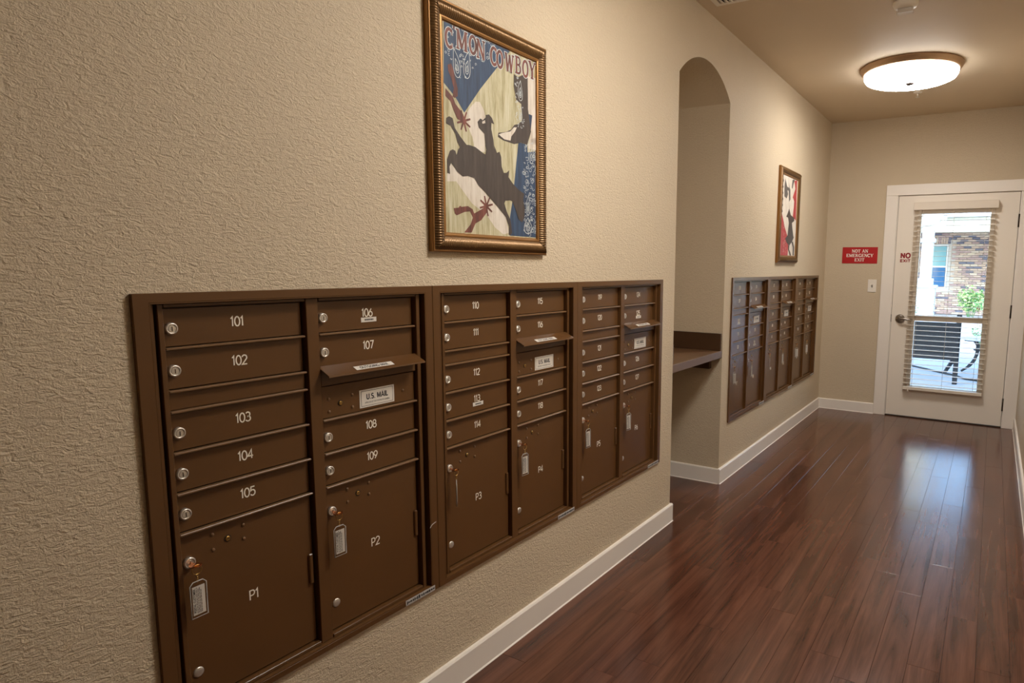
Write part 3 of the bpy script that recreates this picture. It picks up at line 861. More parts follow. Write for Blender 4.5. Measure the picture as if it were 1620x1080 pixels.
def curls(mb, region, n, seed, layer, mi, rmin=.003, rmax=.007):
    """small bandana curls scattered inside the polygon region"""
    rr = random.Random(seed)
    ys = [p[0] for p in region]; zs = [p[1] for p in region]
    def inside(y, z):
        c = False; j = len(region)-1
        for i in range(len(region)):
            (yi, zi), (yj, zj) = region[i], region[j]
            if (zi > z) != (zj > z) and y < (yj-yi)*(z-zi)/(zj-zi)+yi: c = not c
            j = i
        return c
    k = 0; tries = 0
    while k < n and tries < n*20:
        tries += 1
        y, z = rr.uniform(min(ys), max(ys)), rr.uniform(min(zs), max(zs))
        if not inside(y, z): continue
        r = rr.uniform(rmin, rmax); a0 = rr.uniform(0, 360)
        pts = [(y+q[0]*r, z+q[1]*r) for q in arc(0, 0, 1, rr.uniform(.6, 1), a0, a0+rr.uniform(200, 360), 8)]
        pts.append((pts[-1][0]+rr.uniform(-r, r)*.6, pts[-1][1]+rr.uniform(-r, r)*.6))
        ribbon(mb, pts, .0012, (XC+.00018*layer, 0, 0), EY, EZ, mi, False, False); k += 1

# outlines of the printed shapes, in metres on the wall
ART = {
 'kerchief': [(1.4721, 2.0685), (1.7711, 2.0648), (1.7511, 2.0375), (1.7055, 1.9921), (1.6246, 1.9088), (1.5507, 1.823), (1.5159, 1.8584), (1.4667, 1.8906)],
 'ghost': [(1.6033, 1.8666), (1.6215, 1.869), (1.6395, 1.8489), (1.6461, 1.8322), (1.6403, 1.7768), (1.6438, 1.7227), (1.5975, 1.7157), (1.585, 1.7584), (1.5615, 1.7924), (1.5602, 1.8242), (1.5828, 1.8491)],
 'band': [(1.4723, 1.6322), (1.4899, 1.6669), (1.5159, 1.6446), (1.5616, 1.6384), (1.5899, 1.6354), (1.6136, 1.6124), (1.6885, 1.5637), (1.7414, 1.527), (1.756, 1.476), (1.7296, 1.4695), (1.6872, 1.4895), (1.6467, 1.5271), (1.5785, 1.5576), (1.5417, 1.589), (1.5106, 1.6168), (1.4717, 1.6124)],
 'blue_right': [(1.8117, 1.7799), (1.8609, 1.7784), (1.8624, 1.7541), (1.9162, 1.764), (1.9144, 1.467), (1.7626, 1.4675), (1.7634, 1.5285), (1.7782, 1.5852), (1.7873, 1.638)],
 'pale_right': [(1.8619, 2.0043), (1.9153, 2.0091), (1.9138, 1.7736), (1.8653, 1.7694), (1.8798, 1.8183), (1.8663, 1.8817)],
 'blue_chip': [(1.8691, 1.8823), (1.8888, 1.8812), (1.8799, 1.8282)],
 'boot': [(1.7895, 1.9929), (1.8131, 1.9892), (1.8346, 2.0008), (1.8646, 2.0001), (1.8653, 1.8979), (1.8815, 1.8252), (1.8598, 1.7785), (1.8241, 1.78), (1.7892, 1.7695), (1.7325, 1.7724), (1.7052, 1.7787), (1.7079, 1.7922), (1.7482, 1.8018), (1.7741, 1.8143), (1.79, 1.8316), (1.814, 1.8392), (1.8331, 1.8557), (1.8282, 1.9064), (1.8016, 1.9136), (1.789, 1.9551)],
 'toe': [(1.7088, 1.7871), (1.7278, 1.7951), (1.7688, 1.807), (1.7873, 1.8231), (1.8032, 1.8259), (1.7924, 1.8096), (1.7738, 1.7919), (1.7694, 1.7775), (1.7376, 1.7764)],
 'heel_white': [(1.8665, 1.7829), (1.9139, 1.7871), (1.9137, 1.7675), (1.8642, 1.7676)],
 'strap1': [(1.4839, 1.944), (1.4983, 1.9513), (1.5072, 1.9347), (1.5176, 1.9035), (1.5242, 1.8853), (1.5228, 1.8651), (1.5108, 1.8569), (1.5018, 1.8591), (1.5075, 1.8843), (1.4971, 1.9099), (1.4866, 1.9268)],
 'shank1': [(1.473, 1.8764), (1.5018, 1.8591), (1.5137, 1.8405), (1.5449, 1.8182), (1.5519, 1.8066), (1.5378, 1.7952), (1.521, 1.7992), (1.5049, 1.8217), (1.4931, 1.8446), (1.4723, 1.8541)],
 'spur2': [(1.4972, 1.5366), (1.5175, 1.5398), (1.5245, 1.546), (1.5313, 1.5434), (1.5593, 1.5479), (1.5805, 1.5401), (1.5874, 1.5277), (1.622, 1.5433), (1.6422, 1.5532), (1.6494, 1.5372), (1.6187, 1.5087), (1.5925, 1.4973), (1.574, 1.4681), (1.5409, 1.4671), (1.5698, 1.4927), (1.5813, 1.5144), (1.5693, 1.5328), (1.5448, 1.5293), (1.5101, 1.5167), (1.5026, 1.5215)],
 'horse': [(1.4733, 1.7929), (1.4857, 1.8003), (1.5, 1.7975), (1.5084, 1.7711), (1.5323, 1.7495), (1.5578, 1.7303), (1.5686, 1.7318), (1.597, 1.73), (1.6307, 1.7177), (1.643, 1.7147), (1.6483, 1.73), (1.6436, 1.7422), (1.6443, 1.7441), (1.6403, 1.7768), (1.6151, 1.7904), (1.6087, 1.8071), (1.6218, 1.82), (1.6296, 1.8185), (1.6318, 1.8159), (1.647, 1.8279), (1.6471, 1.8354), (1.6628, 1.84), (1.6769, 1.8321), (1.6877, 1.8143), (1.6742, 1.8163), (1.6729, 1.7978), (1.6829, 1.7657), (1.6872, 1.7355), (1.6868, 1.749), (1.6994, 1.728), (1.7125, 1.7333), (1.7207, 1.7178), (1.7224, 1.688), (1.7328, 1.6692), (1.7463, 1.6709), (1.7612, 1.6812), (1.757, 1.6586), (1.7789, 1.6405), (1.8098, 1.623), (1.8416, 1.6122), (1.8355, 1.5939), (1.844, 1.5626), (1.8408, 1.5338), (1.8289, 1.5152), (1.8086, 1.5246), (1.7919, 1.5585), (1.7753, 1.5815), (1.7642, 1.5839), (1.7395, 1.58), (1.7339, 1.5709), (1.7471, 1.5446), (1.7661, 1.5183), (1.7739, 1.4768), (1.7626, 1.4675), (1.7554, 1.4707), (1.7574, 1.4969), (1.7414, 1.527), (1.6989, 1.5578), (1.6681, 1.5786), (1.6381, 1.5987), (1.6088, 1.6151), (1.5899, 1.6354), (1.5616, 1.6384), (1.5383, 1.634), (1.5159, 1.6452), (1.4985, 1.6614), (1.4899, 1.6678), (1.483, 1.6563), (1.4846, 1.6352), (1.4737, 1.6369), (1.4736, 1.6761), (1.4865, 1.7022), (1.4977, 1.7078), (1.5087, 1.7055), (1.5137, 1.6941), (1.5223, 1.7122), (1.5292, 1.7194), (1.5183, 1.7314), (1.5113, 1.7545), (1.4911, 1.7751), (1.4728, 1.7774)],
 'armgap': [(1.6294, 1.8116), (1.6435, 1.8191), (1.6447, 1.8102), (1.6316, 1.806)],
}
ART_FAR = {
 'red_right': [(5.363, 2.0524), (5.4491, 2.0646), (5.4643, 1.7495), (5.3644, 1.7764), (5.3917, 1.8946), (5.3382, 1.9228), (5.4059, 1.9953)],
 'red_low': [(5.0421, 1.7856), (5.1652, 1.666), (5.2703, 1.5893), (5.2597, 1.4691), (5.0527, 1.4675)],
 'pale': [(5.0398, 2.0661), (5.2983, 2.0572), (5.2843, 1.9584), (5.1983, 1.8295), (5.1321, 1.864), (5.0683, 1.8034)],
 'horse': [(5.2445, 1.8291), (5.2992, 1.7842), (5.4083, 1.7669), (5.4121, 1.7462), (5.3636, 1.7265), (5.3982, 1.6783), (5.4282, 1.6208), (5.3678, 1.5763), (5.3286, 1.5624), (5.2937, 1.5446), (5.2025, 1.5703), (5.1676, 1.5974), (5.2332, 1.6247), (5.2571, 1.72), (5.2257, 1.7587), (5.1701, 1.763), (5.192, 1.7766)],
 'leg1': [(5.2619, 1.5477), (5.2992, 1.5489), (5.2987, 1.5157), (5.3638, 1.4712), (5.3224, 1.4703), (5.2675, 1.5148)],
 'leg2': [(5.3582, 1.576), (5.3992, 1.5817), (5.4434, 1.5366), (5.4418, 1.4727), (5.4123, 1.4721), (5.4075, 1.5355)],
 'skull': [(5.0849, 1.9699), (5.1754, 1.9635), (5.1957, 1.9336), (5.1653, 1.8988), (5.0951, 1.9081)],
 'horn1': [(5.1023, 2.0424), (5.1625, 1.986), (5.2177, 1.9839), (5.1932, 2.0371), (5.2328, 1.9855), (5.2569, 1.9718), (5.2695, 1.9002), (5.2355, 1.881), (5.2067, 1.9587), (5.1298, 1.9667), (5.0849, 1.9699)],
 'horn2': [(5.3052, 2.0539), (5.3774, 2.0622), (5.3366, 2.0208), (5.3173, 1.9862), (5.2941, 1.9919)],
 'white': [(5.3414, 1.7251), (5.4186, 1.7466), (5.4428, 1.613), (5.4087, 1.62), (5.3661, 1.6766)],
}
ART_P = {'rowel1': [1.5474, 1.7985], 'rowel2': [1.6447, 1.555], 'pais1': [[1.5212, 1.9578], [1.5659, 1.9651]], 'let': [[1.4913, 2.0197], [1.512, 2.0436], [1.545, 2.028], [1.5925, 2.0286], [1.6283, 2.0255], [1.6886, 2.022], [1.7186, 2.0202], [1.7672, 2.0218], [1.813, 2.0263], [1.8511, 2.0249], [1.8884, 2.0288]]}

def picture_near():
    y0, z0 = 1.405, 1.406
    t = thing('framed_picture', 'large framed cowboy print with blue kerchief and bucking horse', 'picture', (0, y0, z0))
    frame_sides(t)
    MB().box(.001, .009, .02, PW-.02, .02, PH-.02).build('backing', M_GROOVE, t)
    cv = MB().box(.009, XC, FWD-.004, PW-FWD+.004, FWD-.004, PH-FWD+.004).build('canvas', A_CREAM, t)
    m = MB()
    ya, yb, za, zb = FWD-.003+y0, PW-FWD+.003+y0, FWD-.003+z0, PH-FWD+.003+z0
    A = {k: [(min(max(p[0], ya), yb), min(max(p[1], za), zb)) for p in v] for k, v in ART.items()}
    # slots: 0 cream 1 pale 2 blue 3 brown 4 spur 5 line
    art(m, A['kerchief'], 1, 2); art(m, A['blue_right'], 1, 2); art(m, A['ghost'], 1, 1); art(m, A['band'], 1, 1)
    art(m, A['pale_right'], 2, 1); art(m, A['blue_chip'], 3, 2)
    curls(m, [(1.476, 2.06), (1.60, 2.06), (1.62, 1.99), (1.585, 1.94), (1.547, 1.905), (1.50, 1.955), (1.476, 1.96)], 44, 2, 2, 5, .0022, .004)
    curls(m, [(1.60, 2.065), (1.70, 2.065), (1.66, 1.99), (1.60, 2.0)], 34, 6, 2, 5, .0025, .005)
    curls(m, [(1.852, 1.80), (1.913, 1.81), (1.913, 1.475), (1.835, 1.475), (1.845, 1.53), (1.83, 1.62)], 130, 4, 2, 5)
    for i, (py, pz) in enumerate(ART_P['pais1']): paisley(m, py, pz, .015, .040, .12 if i == 0 else -.05, 3, 5, .0017, -1 if i == 0 else 1)
    paisley(m, 1.882, 1.755, .014, .036, 0, 3, 5); paisley(m, 1.860, 1.505, .022, .026, .3, 3, 5, .002); paisley(m, 1.862, 1.575, .010, .035, 0, 3, 5)
    art(m, A['boot'], 3, 3); art(m, A['heel_white'], 4, 1); art(m, A['toe'], 4, 1)
    paisley(m, 1.822, 1.948, .012, .032, .1, 4, 5, .0017); paisley(m, 1.824, 1.872, .009, .024, 0, 4, 5, .0014)
    curls(m, [(1.80, 1.90), (1.845, 1.90), (1.85, 1.83), (1.80, 1.83)], 16, 9, 4, 5, .002, .005)
    curls(m, [(1.795, 1.99), (1.815, 1.99), (1.812, 1.90), (1.798, 1.90)], 12, 19, 4, 5, .002, .004)
    art(m, A['strap1'], 4, 4); art(m, A['shank1'], 4, 4); spikes(m, *ART_P['rowel1'], .031, 8, .35, 5, 4)
    art(m, A['spur2'], 4, 4); spikes(m, *ART_P['rowel2'], .032, 8, .25, 5, 4)
    art(m, A['horse'], 5, 3); art(m, A['armgap'], 6, 1)
    WID = {"C": .036, "'": .014, 'M': .052, 'O': .036, 'N': .040, 'W': .050, 'B': .037, 'Y': .040}
    for c, (py, pz) in zip("C'MONCOWBOY", ART_P['let']):
        w = WID[c]; hh = .056 if c != "'" else .030
        ww = w/SER[c][0]
        for grow, layer, mi in ((.005, 6, 5), (.0008, 7, 4)):
            serif_glyph(m, c, py-w/2, pz-hh/2, hh, ww, (XC+.00018*layer, 0, 0), EY, EZ, mi, grow)
    m.v = [(x, y-y0, z-z0) for x, y, z in m.v]
    m.build('printed_artwork', [A_CREAM, A_PALE, A_BLUE, A_BROWN, A_SPUR, A_LINE], cv)
picture_near()
def picture_far():
    y0, z0 = 4.905, 1.410
    t = thing('framed_picture', 'small looking far framed print in red and white above the far mailboxes', 'picture', (0, y0, z0))
    frame_sides(t)
    MB().box(.001, .009, .02, PW-.02, .02, PH-.02).build('backing', M_GROOVE, t)
    cv = MB().box(.009, XC, FWD-.004, PW-FWD+.004, FWD-.004, PH-FWD+.004).build('canvas', A_PALE, t)
    m = MB()
    ya, yb, za, zb = FWD-.003+y0, PW-FWD+.003+y0, FWD-.003+z0, PH-FWD+.003+z0
    def fit(v): return [(min(max(ya+(p[0]-5.02)*.98, ya), yb), min(max(p[1], za), zb)) for p in v]
    for i, (k, mi) in enumerate((('red_right', 1), ('red_low', 1), ('pale', 0), ('skull', 3), ('horn1', 3), ('horn2', 3), ('horse', 2), ('leg1', 2), ('leg2', 2), ('white', 0))):
        try: art(m, fit(ART_FAR[k]), 1+i, mi)
        except ValueError: pass
    curls(m, [(5.04, 1.74), (5.12, 1.62), (5.17, 1.48), (5.04, 1.48)], 40, 3, 12, 0)
    for i in range(6): ribbon(m, [(ya+.01, zb-.03-.045*i), (ya+.035, zb-.045-.045*i), (ya+.012, zb-.06-.045*i)], .009, (XC+.002, 0, 0), EY, EZ, 2)
    m.v = [(x, y-y0, z-z0) for x, y, z in m.v]
    m.build('printed_artwork', [A_PALE, A_RED, A_BROWN, A_GREY], cv)
picture_far()

# ------------------------------------------------------------------ writing shelf in the niche
def shelf():
    t = thing('writing_shelf', 'brown laminate writing shelf with splash boards in the arched niche', 'shelf', (0, NY0, .74))
    y1 = NY1-NY0
    b = MB(); b.bbox(ND+.001, -.004, .001, y1-.001, .072, .115, .002); b.build('shelf_board', M_SHELF, t)
    MB().bbox(-.004, -.001, .001, y1-.001, .072, .115, .001).build('front_edge', M_SHELF_E, t)
    MB().bbox(ND+.02, -.006, y1-.019, y1-.001, .1155, .222, .001).build('side_splash', M_SPLASH, t)
    MB().bbox(ND+.02, -.006, .001, .019, .1155, .222, .001).build('side_splash', M_SPLASH, t)
    MB().bbox(ND+.001, ND+.019, .001, y1-.001, .1155, .222, .001).build('back_splash', M_SPLASH, t)
    for a, b_ in ((y1-.04, y1-.001), (.001, .04)):
        MB().bbox(ND+.05, -.068, a, b_, 0, .0715, .002).build('cleat', M_SPLASH, t)
shelf()

# ------------------------------------------------------------------ ceiling fittings
def lamp_meshes(k):
    p = MB()
    p.lathe((0, 0, 0), EX, EY, (0, 0, -1), [(.322, 0), (.322, .010), (.316, .014), (.316, .024), (.309, .030), (.306, .038), (.296, .041)], 64, 0, True)
    pan = p.mesh('pan', M_PAN)
    d = MB()
    d.lathe((0, 0, 0), EX, EY, (0, 0, -1), [(.294, .030), (.296, .046), (.293, .066), (.282, .082), (.258, .092), (.20, .099), (.12, .103), (.04, .105)], 64, 0, True)
    for i in range(3*64): d.m[i] = 1
    dif = d.mesh('diffuser', diffuser_mats(k))
    f = MB(); f.lathe((0, 0, 0), EX, EY, (0, 0, -1), [(.026, .1035), (.026, .110), (.018, .116), (.004, .118)], 18, 0)
    fin = f.mesh('finial', mat('finial_bronze', srgb(36, 26, 20), .6))
    return pan, dif, fin
def lamp(x, y, k, label):
    LAMP = lamp_meshes(k)
    t = thing('ceiling_light', label, 'ceiling light', (x, y, H), 0, 'round ceiling lights along the hallway')
    link('pan', LAMP[0], t); link('diffuser', LAMP[1], t); link('finial', LAMP[2], t)
lamp(.838, 5.03, .77, 'glowing round flush ceiling light with a bronze rim near the door')
lamp(1.14, 2.05, 1.02, 'round flush ceiling light above the large picture, nearer the viewer')

def strobe():
    t = thing('alarm_strobe', 'small white ceiling alarm with a clear strobe lens', 'alarm', (.935, 3.83, H))
    a = MB(); a.lathe((0, 0, 0), EX, EY, (0, 0, -1), [(.062, 0), (.062, .012), (.054, .026), (.03, .030)], 32, 0); a.build('housing', M_PLASTIC, t)
    b = MB(); b.bbox(-.040, .040, -.016, .016, -.058, -.030, .004); b.build('strobe_lens', M_CLEAR, t)
    c = MB(); c.box(-.036, .036, -.010, .010, -.050, -.030); c.build('reflector', M_STEEL, t)
strobe()
def vent():
    t = thing('ceiling_vent', 'white slatted air vent in the ceiling above the niche', 'vent', (.235, 3.245, H))
    f = MB()
    for (x0, x1, y0, y1) in ((-.16, .16, -.16, -.135), (-.16, .16, .135, .16), (-.16, -.135, -.135, .135), (.135, .16, -.135, .135)): f.box(x0, x1, y0, y1, -.009, 0)
    f.build('vent_frame', M_PLASTIC, t)
    MB().box(-.135, .135, -.135, .135, -.002, 0).build('backing', M_GROOVE, t)
    sl = MB(); sl.prism([(-.010, -.002), (.008, -.010), (.010, -.008), (-.008, -.0005)], (0, -.135, 0), EX, EZ, (0, .27, 0)); me = sl.mesh('slat', M_PLASTIC)
    for i in range(11): link('slat', me, t, (-.12+.024*i, 0, -.0015))
vent()
def sprinkler():
    t = thing('sprinkler_head', 'tiny sprinkler head on the ceiling beyond the round light', 'sprinkler', (.815, 5.745, H))
    a = MB(); a.lathe((0, 0, 0), EX, EY, (0, 0, -1), [(.032, 0), (.030, .005), (.012, .007)], 20, 0); a.build('escutcheon', M_PLASTIC, t)
    b = MB(); b.lathe((0, 0, -.006), EX, EY, (0, 0, -1), [(.008, 0), (.008, .018), (.005, .020), (.005, .030), (.016, .031), (.016, .033)], 14, 0); b.build('deflector', M_STEEL, t)
sprinkler()

# ------------------------------------------------------------------ end wall fittings
def sign():
    t = thing('wall_sign', 'red sign reading NOT AN EMERGENCY EXIT left of the door', 'sign', (.316, L, 1.422))
    MB().bbox(-.158, .158, -.004, -.0003, 0, .152, .001).build('panel', M_RED, t)
    m = MB(); o = (0, -.0046, 0); ex = (1, 0, 0); ey = (0, 0, 1)
    serif_line(m, 'NOT AN', 0, .1015, .029, .031, o, ex, ey)
    serif_line(m, 'EMERGENCY', 0, .0605, .029, .0315, o, ex, ey)
    serif_line(m, 'EXIT', 0, .0195, .029, .031, o, ex, ey)
    m.build('lettering', M_WHITE, t)
sign()
def switch():
    t = thing('light_switch', 'white toggle light switch beside the door casing', 'light switch', (.442, L, 1.155))
    MB().bbox(-.038, .038, -.006, 0, 0, .118, .002).build('plate', M_PLASTIC, t)
    MB().box(-.006, .006, -.0066, -.005, .045, .071).build('toggle_slot', M_INK, t)
    m = MB(); m.prism([(0, .050), (0, .064), (-.014, .074), (-.016, .070)], (-.0045, -.006, 0), (0, 1, 0), (0, 0, 1), (.009, 0, 0)); m.build('toggle', M_PLASTIC, t)
    for z in (.029, .089):
        s_ = MB(); s_.lathe((0, -.006, z), EX, EZ, (0, -1, 0), [(.003, 0), (.0024, .001)], 10, 0); s_.build('screw', M_STEEL, t)
switch()

# ------------------------------------------------------------------ blind on the door
def blind():
    bx0, bx1 = .768, 1.412
    t = thing('window_blind', 'white wooden slat blind hanging on the glazed door', 'blind', (bx0, L, .25))
    w = bx1-bx0; zz = lambda z: z-.25
    MB().bbox(-.004, w+.010, -.066, -.002, zz(1.905), zz(1.962), .003).build('headrail', M_BLIND, t)
    MB().bbox(-.004, w+.010, -.071, -.0665, zz(1.896), zz(1.964), .002).build('valance', M_BLIND, t)
    MB().bbox(0, w, -.062, -.012, zz(.268), zz(.298), .004).build('bottom_rail', M_BLIND, t)
    # one slat: shallow crown, tilted slightly
    n = 6; vs = []
    for x in (0, w):
        for i in range(n+1):
            s_ = -.025+.05*i/n; vs.append((x, s_, .0010*(1-(s_/.025)**2)+.0008))
        for i in range(n, -1, -1):
            s_ = -.025+.05*i/n; vs.append((x, s_, .0010*(1-(s_/.025)**2)-.0008))
    k = 2*(n+1); fs = [tuple(range(k-1, -1, -1)), tuple(range(k, 2*k))]
    for i in range(k): j = (i+1) % k; fs.append((i, j, k+j, k+i))
    me = MB().add(vs, fs).mesh('slat', M_BLIND)
    z = .330; i = 0
    while z < 1.890:
        link('slat', me, t, (0, -.037, zz(z)), (0, 0, 0)); z += .0446; i += 1
    c = MB()
    for x in (.075, w/2, w-.075):
        for y in (-.0635, -.0105): c.tube([(x, y, zz(.29)), (x, y, zz(1.91))], .0008, 5)
    c.build('ladder_cord', M_CORD, t)
    c = MB()
    for x in (.045, .052): c.tube([(x, -.068, zz(.31)), (x, -.068, zz(1.90))], .0011, 5)
    c.lathe((.048, -.068, zz(.250)), EX, EY, (0, 0, 1), [(.007, 0), (.006, .012), (.003, .028)], 10, 0)
    c.tube([(.048, -.068, zz(.275)), (.048, -.068, zz(.32))], .0011, 5)
    c.build('pull_cord', M_CORD, t)
blind()

# ------------------------------------------------------------------ outdoors: patio and neighbouring building
M_CONC = mat('patio_concrete', srgb(176, 178, 180), .7, bump=(60, .2, .003, 4), vary=.06)
M_GRASS = mat('lawn', srgb(96, 120, 62), .9, bump=(90, .6, .02, 4), vary=.3)
M_MORTAR = mat('mortar', srgb(196, 188, 178), .9)
M_BRK = [mat('brick_tan', srgb(186, 160, 140), .85, vary=.15), mat('brick_rose', srgb(166, 138, 130), .85, vary=.15),
         mat('brick_slate', srgb(106, 104, 116), .85, vary=.15), mat('brick_buff', srgb(198, 178, 156), .85, vary=.15)]
M_STONE = mat('white_stone', srgb(206, 206, 202), .7, bump=(30, .3, .01, 4))
M_FASCIA = mat('cream_fascia', srgb(208, 202, 180), .6)
M_WFRAME = mat('window_white', srgb(226, 228, 226), .5)
M_WTEAL = mat('window_teal', srgb(118, 166, 172), .15, spec=.7)
M_WBLUE = mat('window_blue', srgb(58, 106, 148), .1, spec=.7)
M_LEAF = [mat('leaf_bright', srgb(166, 190, 120), .6), mat('leaf_green', srgb(92, 138, 84), .6)]
M_IRON = mat('black_iron', srgb(22, 24, 28), .5)
M_WOODD = mat('dark_bench_wood', srgb(20, 22, 28), .6, vary=.2)
GZ = -.03
def outdoors():
    m = MB().box(-9, 11, L+.14, 17.5, GZ-.1, GZ); struct(m.build('ground_patio', M_CONC), 'pale concrete patio outside the door', 'patio')
    m = MB().box(-14, 16, 17.5, 30, GZ-.11, GZ-.01); struct(m.build('ground_path', M_CONC), 'pale paving in front of the brick building', 'ground')
    m = MB().box(-3, 5.2, L+.14, L+4.3, 2.62, 2.74); struct(m.build('ceiling_porch_unseen', M_FASCIA), 'unseen porch roof added over the patio to block the sky', 'porch roof')  # unseen roof, added to keep upper sky out of the floor reflection
    for px_ in (-2.8, 4.9):
        pc = MB().bbox(px_-.09, px_+.09, L+4.0, L+4.18, GZ, 2.62, .006).build('porch_post', M_FASCIA)
        tag(pc, 'cream post at the %s end of the added patio roof' % ('left' if px_ < 0 else 'right'), 'post', 'added patio roof posts')
    # brick building
    Y = 23.5
    b = thing('brick_building', 'brick building with a blue window seen through the door', 'building', (0, Y, GZ))
    MB().box(-4.5, 5.5, .05, .35, 0, 3.2).build('wall_core', M_MORTAR, b)
    bw, bh, j = .203, .058, .011
    wx0, wx1, wz0, wz1 = -.40, .10, .82, 2.20
    meshes = [MB().bbox(-bw/2, bw/2, 0, .07, -bh/2, bh/2, .004).mesh('brick', mm) for mm in M_BRK]
    sold = [MB().bbox(-bh/2, bh/2, 0, .07, -bw/2, bw/2, .004).mesh('brick', mm) for mm in M_BRK]
    rnd = random.Random(12); rest = MB(); cand = []
    rows = 38
    for r in range(rows):
        z = .04+r*(bh+j)
        off = (bw+j)/2 if r % 2 else 0
        i0 = -20
        for i in range(i0, 26):
            x = i*(bw+j)+off
            if wx0-.06-bw/2 < x < wx1+.06+bw/2 and wz0-.1 < z < wz1+.16: continue
            if x < -4.3 or x > 5.3: continue
            cand.append((abs(x-.5)+.25*abs(z-1.2), x, z, rnd.choices(range(4), (3, 3, 2.2, 2.2))[0]))
    cand.sort()
    for q, (d, x, z, mi) in enumerate(cand):
        if q < 286: link('brick', meshes[mi], b, (x, rnd.uniform(-.004, .002), z))
        else: rest.box(x-bw/2, x+bw/2, 0, .07, z-bh/2, z+bh/2, mi)
    ro = rest.build('brickwork', M_BRK, b); ro['kind'] = 'stuff'
    i = 0; x = wx0-.03
    while x < wx1+.05:
        link('brick', sold[rnd.choices(range(4), (4, 2, 1, 3))[0]], b, (x, -.004, wz1+.125)); x += bh+j
    wf = MB().frame(-.02, .03, wx0, wx1, wz0, wz1, wx0+.025, wx1-.025, wz0+.03, wz1-.03)
    wf.box(-.02, .03, wx0+.02, wx1-.02, 1.48, 1.53)
    wf.v = [(y_, x_+.02, z_) for x_, y_, z_ in wf.v]     # ring was built in y-z: turn it to face the patio
    wo = wf.build('window', M_WFRAME, b); normals_out(wo)
    MB().box(wx0+.045, wx1-.045, .03, .04, 1.53, wz1-.045).build('pane', M_WTEAL, wo)
    MB().box(wx0+.045, wx1-.045, .03, .04, wz0+.045, 1.49).build('pane', M_WBLUE, wo)
    # eave beam, soffit, roof
    MB().bbox(-4.5, 5.5, -2.6, -2.3, 2.46, 2.86, .01).build('eave_beam', M_FASCIA, b)
    MB().box(-4.5, 5.5, -2.3, .05, 2.80, 2.86).build('soffit', M_FASCIA, b)
    MB().bbox(-4.5, 5.5, -2.85, -2.62, 2.862, 2.98, .01).build('gutter', M_WFRAME, b)
    MB().prism([(-2.85, 2.985), (1.5, 4.2), (1.5, 4.1), (-2.6, 2.865)], (-4.5, 0, 0), (0, 1, 0), (0, 0, 1), (10, 0, 0)).build('roof', mat('pale_roof', srgb(210, 212, 214), .5), b)
    # cream gable end with a downspout nearer the door
    g = thing('porch_gable', 'cream porch gable with white downspout at the upper left of the door glass', 'porch roof', (-3.2, 17.6, GZ))
    MB().bbox(0, 3.55, 0, .2, 2.36, 4.6, .01).build('gable_board', M_FASCIA, g)
    d = MB(); d.tube([(3.50, -.07, 4.5), (3.50, -.07, 2.66), (3.40, -.07, 2.56), (2.6, -.07, 2.36), (2.2, -.07, 2.28)], .055, 10); d.build('downspout', M_WFRAME, g)
    MB().bbox(.0, .22, 0, .2, 0, 2.36, .01).build('post', M_FASCIA, g)
    # porch column on its stone pedestal
    c = thing('porch_column', 'white square porch column on a stone pedestal', 'column', (-.235, 20.4, GZ))
    MB().bbox(-.145, .145, -.145, .145, 1.16, 2.49, .01).build('shaft', M_STONE, c)
    MB().bbox(-.19, .19, -.19, .19, 2.15, 2.26, .01).build('collar', M_STONE, c)
    MB().bbox(-.20, .20, -.20, .20, .98, 1.16, .015).build('upper_base', M_STONE, c)
    MB().bbox(-.31, .31, -.31, .31, .90, .98, .012).build('cap_slab', M_STONE, c)
    for i in range(4): MB().bbox(-.27, .27, -.27, .27, i*.225, i*.225+.218, .012).build('stone_block', M_STONE, c)
    def bush(x, y, s, n, seed, label, kinds, group='plants outside the door'):
        t = thing('leafy_plant', label, 'plant', (x, y, GZ), 0, group)
        rr = random.Random(seed); st = MB(); lf = MB()
        for k in range(9):
            a = rr.uniform(0, 2*PI); hgt = s*rr.uniform(.55, 1); rad = s*rr.uniform(.15, .75)
            tip = Vector((rad*math.cos(a), rad*math.sin(a)*.6, hgt)); base = Vector((.04*math.cos(a), .04*math.sin(a), 0)); midp = tip*.5+Vector((0, 0, hgt*.18))
            st.tube([base, midp, tip], [.010, .007, .003], 5)
            for q in range(n//9):
                f_ = rr.uniform(.3, 1); p = (midp*2*f_ if f_ < .5 else midp.lerp(tip, 2*f_-1))
                p = p+Vector((rr.gauss(0, .07), rr.gauss(0, .07), rr.gauss(0, .06)))*s
                dr = Vector((rr.gauss(0, 1), rr.gauss(0, 1), rr.gauss(.2, .7))).normalized()
                sd = dr.cross(Vector((rr.gauss(0, 1), rr.gauss(0, 1), rr.gauss(0, 1)))).normalized(); ln = s*rr.uniform(.06, .13); wd_ = ln*.3
                lf.add([p, p+dr*ln*.5+sd*wd_, p+dr*ln, p+dr*ln*.5-sd*wd_], [(0, 1, 2, 3)], rr.choices((0, 1), kinds)[0])
        st.build('stem', M_LEAF[1], t); o = lf.build('foliage', M_LEAF, t); o['kind'] = 'stuff'
    bush(.92, 20.6, .95, 900, 3, 'bright green leafy bush against the brick wall outside', (4, 2))
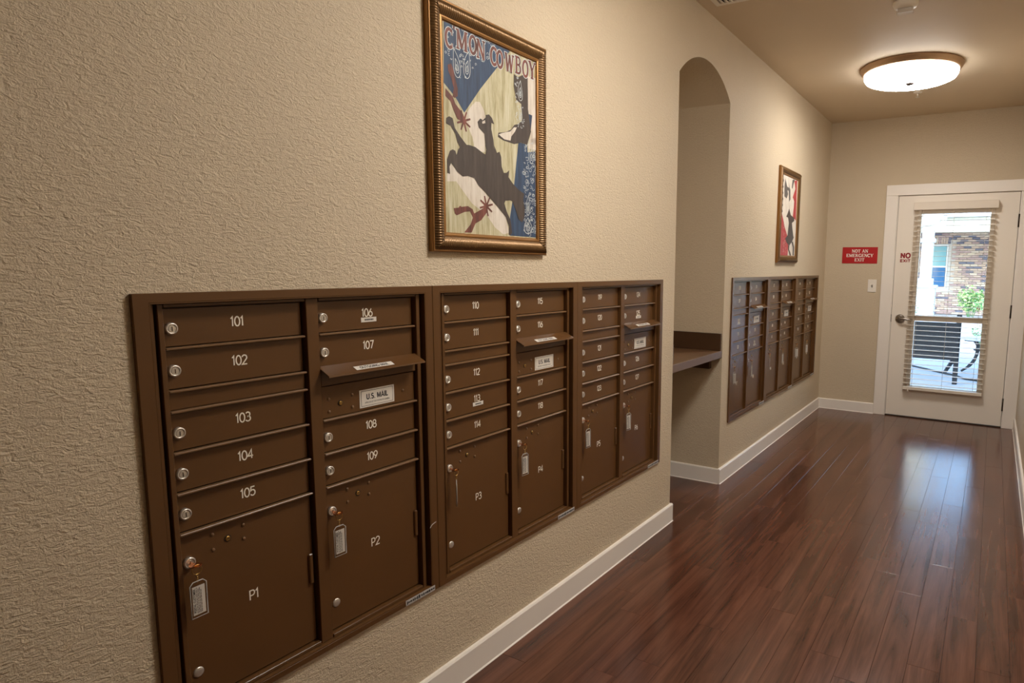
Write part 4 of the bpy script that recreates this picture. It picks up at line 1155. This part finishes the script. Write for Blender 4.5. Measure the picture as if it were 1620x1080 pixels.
    bush(1.50, 19.4, .72, 600, 8, 'green leafy plant at the right edge of the door glass', (3, 3))
    bush(1.36, 13.2, .42, 200, 5, 'low green plant behind the small iron table', (1, 4))
    bush(-.42, 18.6, .5, 120, 6, 'small plant in front of the stone pedestal', (1, 3))
    # bench seen from behind
    t = thing('patio_bench', 'dark wooden bench standing on the patio, seen from behind', 'bench', (.60, 9.05, GZ))
    for xx in (-.60, .50):
        MB().bbox(xx-.028, xx+.028, -.03, .03, 0, .86, .004).build('leg', M_WOODD, t)
        f = MB(); f.tube([(xx-.02, .30, .42), (xx-.07, .66, .20), (xx-.16, .98, 0.012)], [.03, .028, .024], 8); f.build('leg', M_WOODD, t)
    z = .30
    for i in range(5):
        MB().bbox(-.60, .51, -.055, -.032, z, z+.0905, .002).build('back_slat', M_WOODD, t); z += .092
    MB().bbox(-.60, .51, -.03, .42, .40, .44, .004).build('seat', M_WOODD, t)
    # iron table
    t = thing('patio_table', 'low iron table with curved legs and a pale mesh top', 'table', (1.36, 10.42, GZ))
    tp = MB(); tp.lathe((0, 0, .445), EX, EY, (0, 0, 1), [(.31, 0), (.32, .012), (.31, .024)], 36, 0); tp.build('table_top', mat('pale_table', srgb(206, 208, 210), .5), t)
    for k in range(4):
        a = k*PI/2+.65
        c_, s_ = math.cos(a), math.sin(a)
        f = MB(); f.tube([(c_*r, s_*r, z) for r, z in ((.27, .445), (.13, .43), (.075, .36), (.085, .24), (.14, .13), (.22, .05), (.29, .012))], .016, 8)
        f.build('leg', M_IRON, t)
    r = MB(); r.tube([(.10*math.cos(i*PI/9), .10*math.sin(i*PI/9), .30) for i in range(18)], .010, 6, 0, True); r.build('ring_brace', M_IRON, t)
    co = MB(); co.tube([(-.6, 10.9, 0), (.10, 10.6, 0), (.47, 10.41, 0), (.72, 10.14, 0), (.88, 9.94, 0), (1.07, 9.76, 0), (1.2, 9.5, 0), (1.9, 9.2, 0)], .012, 6)
    o = co.build('garden_hose', M_IRON, None, (0, 0, GZ+.012)); tag(o, 'thin black hose lying across the patio', 'hose')
outdoors()
